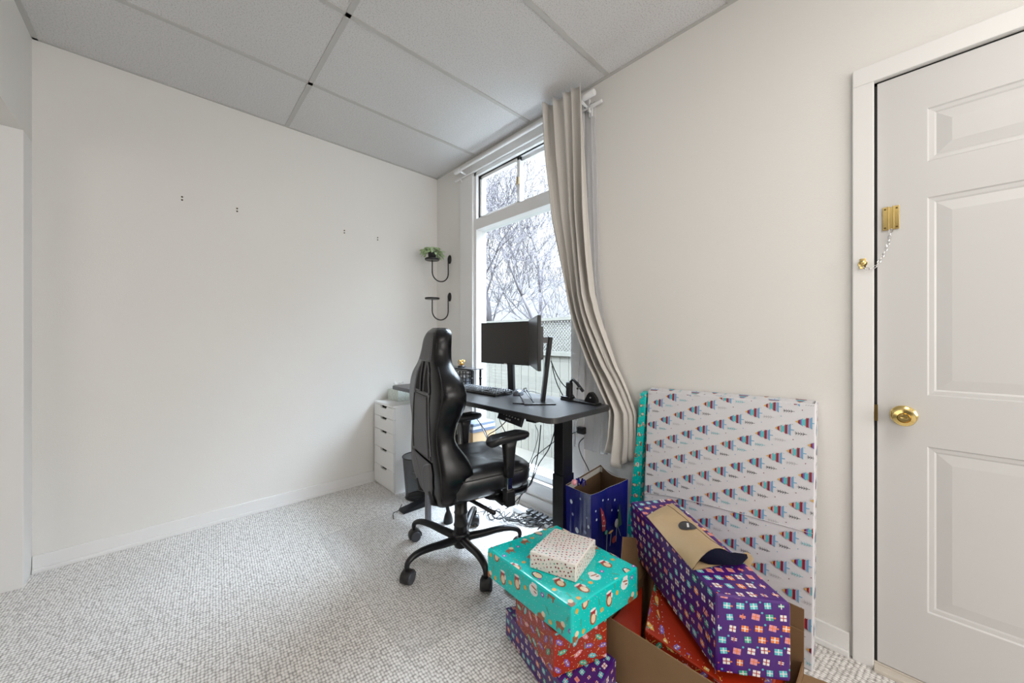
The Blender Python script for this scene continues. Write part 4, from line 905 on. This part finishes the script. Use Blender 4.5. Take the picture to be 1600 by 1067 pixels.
# leaning flat parcel
P = [Vector(p) for p in ((1.612, 0.196, 0.0), (1.66, 0.196, 0.004), (1.66, 0.828, 0.004), (1.612, 0.822, 0.0), (1.748, 0.203, 0.907), (1.795, 0.203, 0.917), (1.795, 0.860, 0.905), (1.748, 0.857, 0.892))]
def crease(bm, Pq):
    a = Pq[3].lerp(Pq[7], 0.455); c = Pq[0].lerp(Pq[4], 0.50); n = Vector((-1, 0, 0.15)).normalized()
    pts = [a+n*0.001, a.lerp(c, 0.25)+n*0.001+Vector((0, 0, 0.016)), a.lerp(c, 0.6)+n*0.001+Vector((0, 0, 0.012)), c+n*0.001]
    pts = catmull(pts, 8)
    for p, q in zip(pts, pts[1:]):
        nn = Vector((-1, 0, 0)); f = bm.faces.new([bm.verts.new(v) for v in (p+Vector((0, 0, 0)), q, q+Vector((-0.0045, 0, -0.0005)), p+Vector((-0.0045, 0, -0.0005)))]); f.material_index = 0
        f = bm.faces.new([bm.verts.new(v) for v in (p+Vector((-0.0045, 0, -0.0005)), q+Vector((-0.0045, 0, -0.0005)), q+Vector((0.0, 0, -0.004)), p+Vector((0.0, 0, -0.004)))]); f.material_index = 0
gift('flat_parcel', P, m_tree, m_trees, trees, ('f30', 'top', 'f01'), 'large flat parcel in white tree-print paper leaning against the wall', extra=crease, bevel=0.007)
# slim teal parcel
P = [Vector(p) for p in ((1.672, 0.882, 0.0), (1.712, 0.882, 0.0), (1.712, 0.945, 0.0), (1.672, 0.945, 0.0), (1.745, 0.864, 0.875), (1.785, 0.864, 0.885), (1.785, 0.895, 0.885), (1.745, 0.895, 0.875))]
gift('slim_parcel', P, m_teal, m_penguins, penguins(5, rot=PI/2, s=0.9), ('f30', 'f01'), 'tall slim parcel in teal penguin paper leaning beside the flat tree-print parcel', bevel=0.005)
# gift stack at the left
def stackbox(L_, F2, Rr, z0, z1, B=None, drop=0.0):
    """corners seen in the photo: left, front, right, back at the top"""
    L_, F2, Rr = Vector(L_), Vector(F2), Vector(Rr); B = Vector(B) if B else L_+Rr-F2
    q = [F2, Rr, B, L_]
    return [Vector((v.x, v.y, z0)) for v in q] + [Vector((v.x, v.y, z1)) for v in q]
P = stackbox((0.952, 1.045), (0.842, 0.60), (1.062, 0.628), 0.0, 0.105, (1.075, 0.98))
gift('gift_box', P, m_purple, m_presents, presents(2, 1.12), ('top', 'f01', 'f30'), 'purple present-print gift box lowest in the left stack on the carpet')
P = stackbox((0.931, 0.968), (0.858, 0.722), (1.045, 0.65), 0.106, 0.248, (1.10, 0.885))
gift('gift_box', P, m_red, m_baubles, baubles(4), ('f01', 'f30'), 'red bauble-print gift box in the middle of the left stack')
P = stackbox((0.877, 1.066), (0.859, 0.654), (1.186, 0.616), 0.250, 0.358, (1.203, 0.995))
gift('gift_box', P, m_teal, m_penguins, penguins(11, 0, 1.45), ('top', 'f01', 'f30'), 'large teal gift box with penguin and snowman print on the left stack', bevel=0.009)
P = stackbox((0.907, 0.871), (0.958, 0.712), (1.135, 0.755), 0.359, 0.417, (1.09, 0.91))
gift('gift_box', P, m_cream, m_specks, specks(8), ('top', 'f01', 'f30'), 'small cream speckled gift box topmost on the left stack', bevel=0.005)

# open carton with its gifts
cx0, cx1, cy0, cy1, chh, th = 1.09, 1.50, 0.205, 0.70, 0.20, 0.004
ct = thing('open_carton', 'open brown cardboard carton holding the wrapped gifts by the wall', 'carton', ((cx0+cx1)/2, (cy0+cy1)/2, 0))
bm = NB(); bx(bm, (cx0, cy0, 0), (cx1, cy1, 0.004)); bx(bm, (cx0, cy0, 0), (cx0+th, cy1, chh)); bx(bm, (cx1-th, cy0, 0), (cx1, cy1, chh)); bx(bm, (cx0, cy0, 0), (cx1, cy0+th, 0.10)); bx(bm, (cx0, cy1-th, 0), (cx1, cy1, chh)); obj('walls', bm, m_card, ct)
def flap(pts, label=None):
    bm = NB(); a = [bm.verts.new(p) for p in pts]; bm.faces.new(a); o = obj('flap', bm, m_card, ct); md = o.modifiers.new('t', 'SOLIDIFY'); md.thickness = 0.004; md.offset = 0
flap([(cx0+0.002, cy0, chh), (cx0+0.002, cy1-0.01, chh), (cx0+0.010, cy1-0.03, chh-0.045), (cx0+0.010, cy0+0.01, chh-0.045)])
flap([(1.20, cy1, chh), (1.47, cy1, chh), (1.45, cy1+0.035, chh+0.11), (1.31, cy1+0.045, chh+0.165)])
flap([(cx1, cy0, chh-0.13), (cx1, cy1-0.02, chh), (cx1+0.03, cy1-0.05, chh+0.065), (cx1+0.006, cy0+0.0, chh+0.068)])
flap([(cx0+0.01, cy0, 0.10), (cx1, cy0, 0.06), (cx1+0.08, cy0-0.12, 0.028), (cx0+0.05, cy0-0.15, 0.045)])
P = [Vector(p) for p in ((1.150, 0.25, 0.01), (1.44, 0.25, 0.01), (1.44, 0.60, 0.01), (1.150, 0.565, 0.01), (1.150, 0.25, 0.165), (1.44, 0.25, 0.165), (1.44, 0.66, 0.185), (1.150, 0.572, 0.182))]
P = [Vector(p) for p in ((1.148, 0.24, 0.006), (1.43, 0.24, 0.006), (1.43, 0.62, 0.006), (1.148, 0.573, 0.006), (1.148, 0.24, 0.16), (1.40, 0.24, 0.165), (1.43, 0.665, 0.235), (1.148, 0.573, 0.185))]
gift('gift_box', P, m_red, m_baubles, baubles(14), ('top', 'f30'), 'red bauble-print gift inside the open carton below the long purple one')
P = [Vector(p) for p in ((1.108, 0.585, 0.006), (1.145, 0.585, 0.006), (1.36, 0.688, 0.006), (1.108, 0.688, 0.006), (1.108, 0.585, 0.15), (1.145, 0.585, 0.15), (1.36, 0.688, 0.175), (1.108, 0.688, 0.16))]
bm = NB(); hexa(bm, P, 0.004); tag(obj('gift_box', bm, m_red), 'plain red gift tucked in the far corner of the open carton', 'gift')
# long purple gift across the carton
NL, NR = Vector((1.139, 0.353)), Vector((1.255, 0.198)); FL, FR = Vector((1.427, 0.776)), Vector((1.585, 0.665))
zn, zf, hh = 0.42, 0.46, 0.225
P = [Vector((NL.x, NL.y, zn-hh)), Vector((NR.x, NR.y, zn-hh)), Vector((FR.x, FR.y, zf-hh+0.02)), Vector((FL.x, FL.y, zf-hh+0.02)), Vector((NL.x, NL.y, zn)), Vector((NR.x, NR.y, zn-0.004)), Vector((FR.x, FR.y, zf)), Vector((FL.x, FL.y, zf))]
def folds(bm, P):
    d = (P[3]-P[0]).normalized(); nrm = Vector((d.y*-1, d.x, 0)).normalized()*0.0012
    if nrm.dot(Vector((1, 0, 0))) > 0: nrm = -nrm
    for a, c in (((0.0, 1.0), (0.135, 0.42)), ((0.135, 0.42), (0.0, 0.0)), ((0.09, 0.56), (0.03, 0.02))):
        p = P[0]+(P[3]-P[0])*a[0]+(P[4]-P[0])*a[1]+nrm; q = P[0]+(P[3]-P[0])*c[0]+(P[4]-P[0])*c[1]+nrm
        tube(bm, [p, q], 0.0011, 4, mi=len(m_presents)+1)
gift('gift_box', P, m_purple, m_presents+[MAT('fold_shadow', (0.03, 0.006, 0.08), 0.5)], presents(31, 1.15), ('top', 'f01', 'f30'), 'long purple present-print gift box lying across the open carton', bevel=0.010, extra=folds)
# kraft envelope on it
env = thing('padded_envelope', 'open brown kraft envelope with a black oval sticker on the long purple gift', 'envelope', (1.33, 0.49, 0.455))
Q = dict(bl=atz(1010, 801, 0.470), bt=atz(1050, 781, 0.474), rt=atz(1153, 861, 0.468), fr=atz(1082, 876, 0.462), mid=atz(1150, 861, 0.487))
bm = NB(); NU, NV = 14, 10; top = []; bot = []
for i in range(NU+1):
    u = i/NU; ra, rb = [], []
    for j in range(NV+1):
        v = j/NV
        e0 = Q['bl'].lerp(Q['fr'], u); e1 = Q['bt'].lerp(Q['rt'], u); p = e0.lerp(e1, v)
        puff = 4*v*(1-v)*(0.012+0.014*math.sin(min(1, u*1.15+0.05)*PI/2)+0.030*max(0, (u-0.45)/0.55)**1.5) * min(1, 6*u+0.15) 
        ripple = 0.0015*math.sin(9*u+5*v)+0.001*math.sin(23*u-8*v)
        zb_ = 0.423 + 0.0*u
        s_ = (Vector((p.x, p.y))-NL).dot((FL-NL).normalized())/((FL-NL).length); zs_ = zn+(zf-zn)*s_ + 0.0015
        ra.append(bm.verts.new((p.x, p.y, zs_+0.005+puff+ripple))); rb.append(bm.verts.new((p.x, p.y, zs_ + (0.0035 if 0 < j < NV else 0.004))))
    top.append(ra); bot.append(rb)
for i in range(NU):
    for j in range(NV):
        if not (i >= NU-1 and False): bm.faces.new((top[i][j], top[i+1][j], top[i+1][j+1], top[i][j+1]))
        bm.faces.new((bot[i][j], bot[i][j+1], bot[i+1][j+1], bot[i+1][j]))
for i in range(NU):
    bm.faces.new((top[i][0], bot[i][0], bot[i+1][0], top[i+1][0])); bm.faces.new((top[i][NV], top[i+1][NV], bot[i+1][NV], bot[i][NV]))
for j in range(NV): bm.faces.new((top[0][j], top[0][j+1], bot[0][j+1], bot[0][j]))
tp = [v.co.copy() for v in top[NU]]; bt_ = [v.co.copy() for v in bot[NU]]; tmid = [[v.co.copy() for v in r] for r in top]
d = (Q['fr']-Q['bl']).normalized()
zl = zn+0.004
LP = [tp[0]] + [Vector((*atz(px, py, zl+0.001).xy, zl)) for px, py in ((1085, 878), (1103, 884), (1125, 889), (1148, 891), (1167, 891), (1173, 882), (1177, 872), (1166, 862))] + [tp[-1]]
LP = catmull(LP, 3)
mid_ = (tp[0]+tp[-1])/2; mid_.z = zl+0.001
cv_ = bm.verts.new(mid_); lv = [bm.verts.new(p) for p in LP]
for p, q in zip(lv, lv[1:]): bm.faces.new((cv_, p, q))
bmesh.ops.recalc_face_normals(bm, faces=bm.faces)
obj('paper', bm, m_kraft, env, 50)
bm = NB(); A_ = [tp[0].lerp(tp[-1], k/12) for k in range(13)]; A_ = [tp[min(NV, round(k*NV/12))] - Vector((0, 0, 0.002)) for k in range(13)]
B_ = [LP[round(k*(len(LP)-1)/12)] for k in range(13)]; rows = []
for t in (0, 0.25, 0.5, 0.78): rows.append([bm.verts.new(a_.lerp(b2, t)*1.0 + Vector((0, 0, 0.003*(t > 0)))) for a_, b2 in zip(A_, B_)])
for p, q in zip(rows, rows[1:]):
    for k in range(12): bm.faces.new((p[k], p[k+1], q[k+1], q[k]))
bmesh.ops.recalc_face_normals(bm, faces=bm.faces)
obj('blue_lining', bm, MAT('navy_lining', (0.003, 0.004, 0.016), 0.7, Specular_IOR_Level=0.1), env, 60)
def envp(u, v, off):
    i = min(int(u*NU), NU-1); j = min(int(v*NV), NV-1); a, b_ = u*NU-i, v*NV-j
    p = tmid[i][j]*(1-a)*(1-b_)+tmid[i+1][j]*a*(1-b_)+tmid[i+1][j+1]*a*b_+tmid[i][j+1]*(1-a)*b_
    return p + Vector((0, 0, off))
bm = NB(); c0 = (0.50, 0.60); rr2 = [[bm.verts.new(envp(c0[0]+0.095*q*math.cos(a), c0[1]+0.23*q*math.sin(a), 0.0018)) for a in [2*PI*k/28 for k in range(28)]] for q in (0.25, 0.5, 0.75, 1)]
cv = bm.verts.new(envp(*c0, 0.0018)); rv = rr2[0]
for r1_, r2_ in zip(rr2, rr2[1:]):
    for k in range(28): bm.faces.new((r1_[k], r2_[k], r2_[(k+1) % 28], r1_[(k+1) % 28]))
for k in range(28): bm.faces.new((cv, rv[k], rv[(k+1) % 28]))
stk = obj('sticker', bm, MAT('sticker_black', (0.03, 0.027, 0.028), 0.4), env, label='black round sticker with a pale diagonal stroke')
bm = NB(); bm.faces.new([bm.verts.new(envp(c0[0]+du, c0[1]+dv, 0.003)) for du, dv in ((-0.045, 0.05), (-0.035, 0.09), (0.05, -0.03), (0.04, -0.08))]); obj('sticker_stroke', bm, i_white, stk)
bm = NB(); tube(bm, [envp(u, 0.80-0.05*u, 0.0008) for u in [k/20 for k in range(20)]], 0.0010, 4); obj('flap_edge', bm, MAT('kraft_fold', (0.20, 0.13, 0.07), 0.8), env)

# blue gift bag
bag = thing('gift_bag', 'large blue paper gift bag with snowballs and a gnome print, between desk leg and parcels', 'gift bag', (1.5, 1.0, 0))
BL, BF, BR, BB = Vector((1.375, 1.082)), Vector((1.318, 0.900)), Vector((1.640, 0.905)), Vector((1.700, 1.10)); zt = [0.452, 0.472, 0.462, 0.468]
cor = [BF, BR, BB, BL]; zc = [0.480, 0.462, 0.470, 0.455]
cen = (BF+BR+BB+BL)/4
bm = NB()
def bagwall(a, c, za, zc_, sink):
    N = 6; up = []; dn = []
    for k in range(N+1):
        t = k/N; p = a.lerp(c, t); z = za+(zc_-za)*t - sink*math.sin(PI*t)*0.4; inw = (cen-p).normalized()*sink*math.sin(PI*t)*0.6
        pb = (p-cen)*0.94+cen
        up.append(bm.verts.new((p.x+inw.x, p.y+inw.y, z))); dn.append(bm.verts.new((pb.x, pb.y, 0.002)))
    for k in range(N): bm.faces.new((dn[k], dn[k+1], up[k+1], up[k]))
bagwall(BF, BR, zc[0], zc[1], 0.045); bagwall(BR, BB, zc[1], zc[2], 0.03); bagwall(BB, BL, zc[2], zc[3], 0.0); bagwall(BL, BF, zc[3], zc[0], 0.03)
f = bm.faces.new([bm.verts.new((((p-cen)*0.94+cen).x, ((p-cen)*0.94+cen).y, 0.002)) for p in cor])
bmesh.ops.remove_doubles(bm, verts=bm.verts, dist=0.0015); bm.normal_update()
for f in bm.faces:
    c_ = f.calc_center_median(); w_ = Vector((c_.x-cen.x, c_.y-cen.y, 0 if abs(f.normal.z) < 0.9 else -1))
    if f.normal.dot(w_) < 0: f.normal_flip()
o = obj('body', bm, [m_blue, m_bagin, i_white], bag, label='glossy blue paper body'); md = o.modifiers.new('t', 'SOLIDIFY'); md.thickness = 0.0015; md.offset = -1; md.material_offset = 1; md.material_offset_rim = 2
# white turned rim and inner brown face
bm = NB()
for a, c, za, zc_ in ((BB, BL, zc[2], zc[3]), (BR, BB, zc[1], zc[2])):
    p0 = a.lerp(cen, 0.03); p1 = c.lerp(cen, 0.03)
    f = bm.faces.new([bm.verts.new(v) for v in ((p0.x, p0.y, za-0.008), (p1.x, p1.y, zc_-0.008), (p1.x, p1.y, zc_-0.035), (p0.x, p0.y, za-0.035))])
obj('rim_fold', bm, MAT('bag_rim', (0.42, 0.41, 0.38), 0.6), bag)
def bagp(a, c, t, z, off=0.003):
    p = a.lerp(c, t); pb = (p-cen)*(0.94+0.06*z/0.46)+cen; n = Vector((c.y-a.y, -(c.x-a.x))).normalized()
    if n.dot(p-cen) < 0: n = -n
    return Vector((pb.x+n.x*off, pb.y+n.y*off, z))
def bag_blob(a, c, t, z, rt, rz, mat, name, n=14, off=0.003, poly=None):
    bm = NB(); Lw = (c-a).length
    pts = poly or [(rt*math.cos(q), rz*math.sin(q)) for q in [2*PI*k/n for k in range(n)]]
    bm.faces.new([bm.verts.new(bagp(a, c, t+x_/Lw, z+y_, off)) for x_, y_ in pts]); obj(name, bm, mat, bag)
m_snow = ink('snow', (0.55, 0.62, 0.80)); m_snow2 = ink('dimsnow', (0.22, 0.25, 0.55))
for t, z, r, mm in ((0.25, 0.395, 0.010, m_snow), (0.30, 0.34, 0.007, m_snow2), (0.47, 0.28, 0.013, m_snow), (0.62, 0.435, 0.005, m_snow), (0.86, 0.37, 0.004, m_snow2), (0.92, 0.335, 0.008, m_snow), (0.80, 0.30, 0.008, m_snow2)):
    bag_blob(BL, BF, t, z, r, r, mm, 'snowball')
for t, z, r in ((0.10, 0.40, 0.005), (0.28, 0.43, 0.005), (0.42, 0.42, 0.004), (0.60, 0.40, 0.006), (0.52, 0.36, 0.005), (0.70, 0.34, 0.005), (0.12, 0.36, 0.006)): bag_blob(BF, BR, t, z, r, r, m_snow, 'snowball', 8)
bag_blob(BF, BR, 0.36, 0.345, 0, 0, i_red, 'gnome_hat', poly=[(-0.045, 0.06), (-0.020, 0.03), (0.0, -0.02), (-0.005, -0.06), (-0.030, -0.055), (-0.036, 0.0)])
for x_, y_ in ((-0.03, 0.02), (-0.018, -0.01), (-0.012, -0.035), (-0.026, -0.03)): bag_blob(BF, BR, 0.36, 0.345+y_, 0.004, 0.004, i_white, 'hat_dot', 8, 0.0034, poly=[(x_+0.004*math.cos(q), 0.004*math.sin(q)) for q in [2*PI*k/8 for k in range(8)]])
bag_blob(BF, BR, 0.37, 0.275, 0.012, 0.010, i_green, 'gnome_collar'); bag_blob(BF, BR, 0.50, 0.262, 0.022, 0.006, i_gold, 'bow'); bag_blob(BF, BR, 0.66, 0.285, 0.017, 0.020, i_grey, 'pom_pom'); bag_blob(BF, BR, 0.72, 0.32, 0, 0, ink('darkgreen', (0.01, 0.06, 0.02)), 'printed_tree', poly=[(-0.02, -0.06), (0.03, -0.06), (0.008, 0.05)])
bag_blob(BF, BR, 0.60, 0.215, 0.022, 0.016, i_red, 'printed_hat')
bm = NB()
for t0, z0_, t1, z1_ in ((0.39, 0.27, 0.36, 0.14), (0.50, 0.255, 0.47, 0.20), (0.66, 0.27, 0.64, 0.20), (0.68, 0.27, 0.78, 0.21)):
    p, q = bagp(BF, BR, t0, z0_, 0.004), bagp(BF, BR, t1, z1_, 0.004); tube(bm, [p, q], 0.0014, 4)
obj('printed_string', bm, ink('string', (0.30, 0.38, 0.30)), bag)
bm = NB(); c = atx(914, 748, 1.385) 
tgp = Vector((1.36, 1.02, 0.475)); lathe(bm, [(0, 0), (0.010, 0.004), (0.014, 0.014), (0.010, 0.024), (0, 0.028)], Matrix.Translation(tgp), 14); obj('charm', bm, i_pink, bag, 50)
bm = NB()
for k in range(6):
    a = k*PI/3; tube(bm, catmull([tgp+Vector((0.02, -0.02, 0.005)), tgp+Vector((0.02+0.015*math.cos(a), -0.02+0.02*math.sin(a), 0.028)), tgp+Vector((0.02+0.02*math.cos(a), -0.02+0.025*math.sin(a), 0.004))], 4), 0.003, 4)
obj('ribbon', bm, m_blue, bag, 50)

# ------------------------------------------------------------------ outside
GZ = -0.45
bm = NB(); bx(bm, (X1+0.12, -8, GZ-0.1), (30, 30, GZ)); struct('ground', bm, MAT('winter_ground', (0.06, 0.055, 0.045), 0.95, vary=0.25, vscale=2.0))
m_fence = MAT('weathered_fence', (0.11, 0.105, 0.088), 0.85, vary=0.12, vscale=5)
fx = 3.75
fe = thing('board_fence', 'pale weathered board fence with a lattice top outside the window', 'fence', (fx, 3.6, GZ))
for k in range(44):
    y = 1.6 + k*0.145; bm = NB(); bx(bm, (fx, y, GZ), (fx+0.02, y+0.139, 0.93), 0.002); obj('board', bm, m_fence, fe)
bm = NB(); bx(bm, (fx-0.03, 1.6, 0.93), (fx+0.05, 8.0, 0.985)); bx(bm, (fx-0.03, 1.6, 1.40), (fx+0.05, 8.0, 1.44)); obj('rail', bm, m_fence, fe)
bm = NB(); 
for k in range(150):
    y = 1.4 + k*0.05
    for s in (-1, 1):
        p = Vector((fx+0.01+0.004*s, y, 0.985)); q = Vector((fx+0.01+0.004*s, y+s*0.42, 1.40))
        dd = Vector((0, 0.010, 0)); bm.faces.new([bm.verts.new(v) for v in (p-dd, p+dd, q+dd, q-dd)])
o = obj('lattice', bm, m_fence, fe); md = o.modifiers.new('t', 'SOLIDIFY'); md.thickness = 0.006
# bank beyond the fence
bm = NB(); rows = []
for i in range(13):
    x_ = 6+i*1.6; row = []
    for j in range(24):
        y = -2+j*1.6; z = GZ + (4.5+0.35*math.sin(j*0.8)+0.12*math.sin(i*2+j))*min(1, i/5.0)
        row.append(bm.verts.new((x_, y, z)))
    rows.append(row)
for a, c in zip(rows, rows[1:]):
    for k in range(23): bm.faces.new((a[k], a[k+1], c[k+1], c[k]))
struct('hill', bm, MAT('dry_grass', (0.024, 0.020, 0.017), 0.95, vary=0.25, vscale=1.2))
m_bark = MAT('pale_bark', (0.11, 0.10, 0.11), 0.9)
def bare_tree(base, h, r, lean, seed, label, depth=6, spread=0.6):
    rnd = random.Random(seed); t = thing('bare_tree', label, 'tree', base)
    bmT = NB(); bmB = NB()
    def grow(p, d, L_, r_, lev, bm):
        pts = [p]; q = p; dd = d.copy(); n = 4
        for k in range(n):
            dd = (dd + Vector((rnd.uniform(-.18, .18), rnd.uniform(-.18, .18), rnd.uniform(-.12, .14)))).normalized(); q = q + dd*L_/n; pts.append(q)
        r1 = r_*0.62
        if lev > 0 and min(v.x for v in pts) + base[0] < 4.15: return
        tube(bm, pts, [r_+(r1-r_)*k/n for k in range(n+1)], 6 if lev < 2 else (4 if lev < 4 else 3))
        if lev >= depth: return
        for k in range(3 if lev < 5 else 2):
            at = pts[rnd.choice([2, 3, 4])] if k else pts[-1]
            ax = Vector((rnd.uniform(-1, 1), rnd.uniform(-1, 1), rnd.uniform(-0.5, 0.7))).normalized()
            nd = (dd + ax*spread*(1.0 if k else 0.5)).normalized(); grow(at, nd, L_*rnd.uniform(0.62, 0.86), max(r1*rnd.uniform(0.6, 0.9), 0.006), lev+1, bmB)
    grow(Vector((0, 0, 0)), Vector(lean).normalized(), h, r, 0, bmT)
    obj('trunk', bmT, m_bark, t, 60, local=True); o = obj('branches', bmB, m_bark, t, 60, local=True); o['kind'] = 'stuff'
def gnd(px, d, z): p = Vector((0, 0, H_CAM)) + ray(px, 530)*d; return (p.x, p.y, z)
bare_tree(gnd(797, 9.0, -0.4), 2.0, 0.15, (0.05, 0, 1), 1, 'bare tree with a thick pale trunk, seen through the left half of the window', 7, 0.75)
bare_tree(gnd(925, 8.0, -0.45), 1.7, 0.11, (-0.25, 0.40, 0.8), 2, 'bare tree leaning in from behind the curtain, long branches reaching left', 8, 0.75)
bare_tree(gnd(752, 9.0, -0.45), 1.6, 0.07, (0.15, -0.1, 1), 3, 'thin bare tree seen at the left edge of the window', 7, 0.75)
bare_tree(gnd(845, 12.0, 1.2), 1.5, 0.09, (0.0, 0.1, 1), 4, 'furthest bare tree, seen through the middle of the window', 7, 0.75)
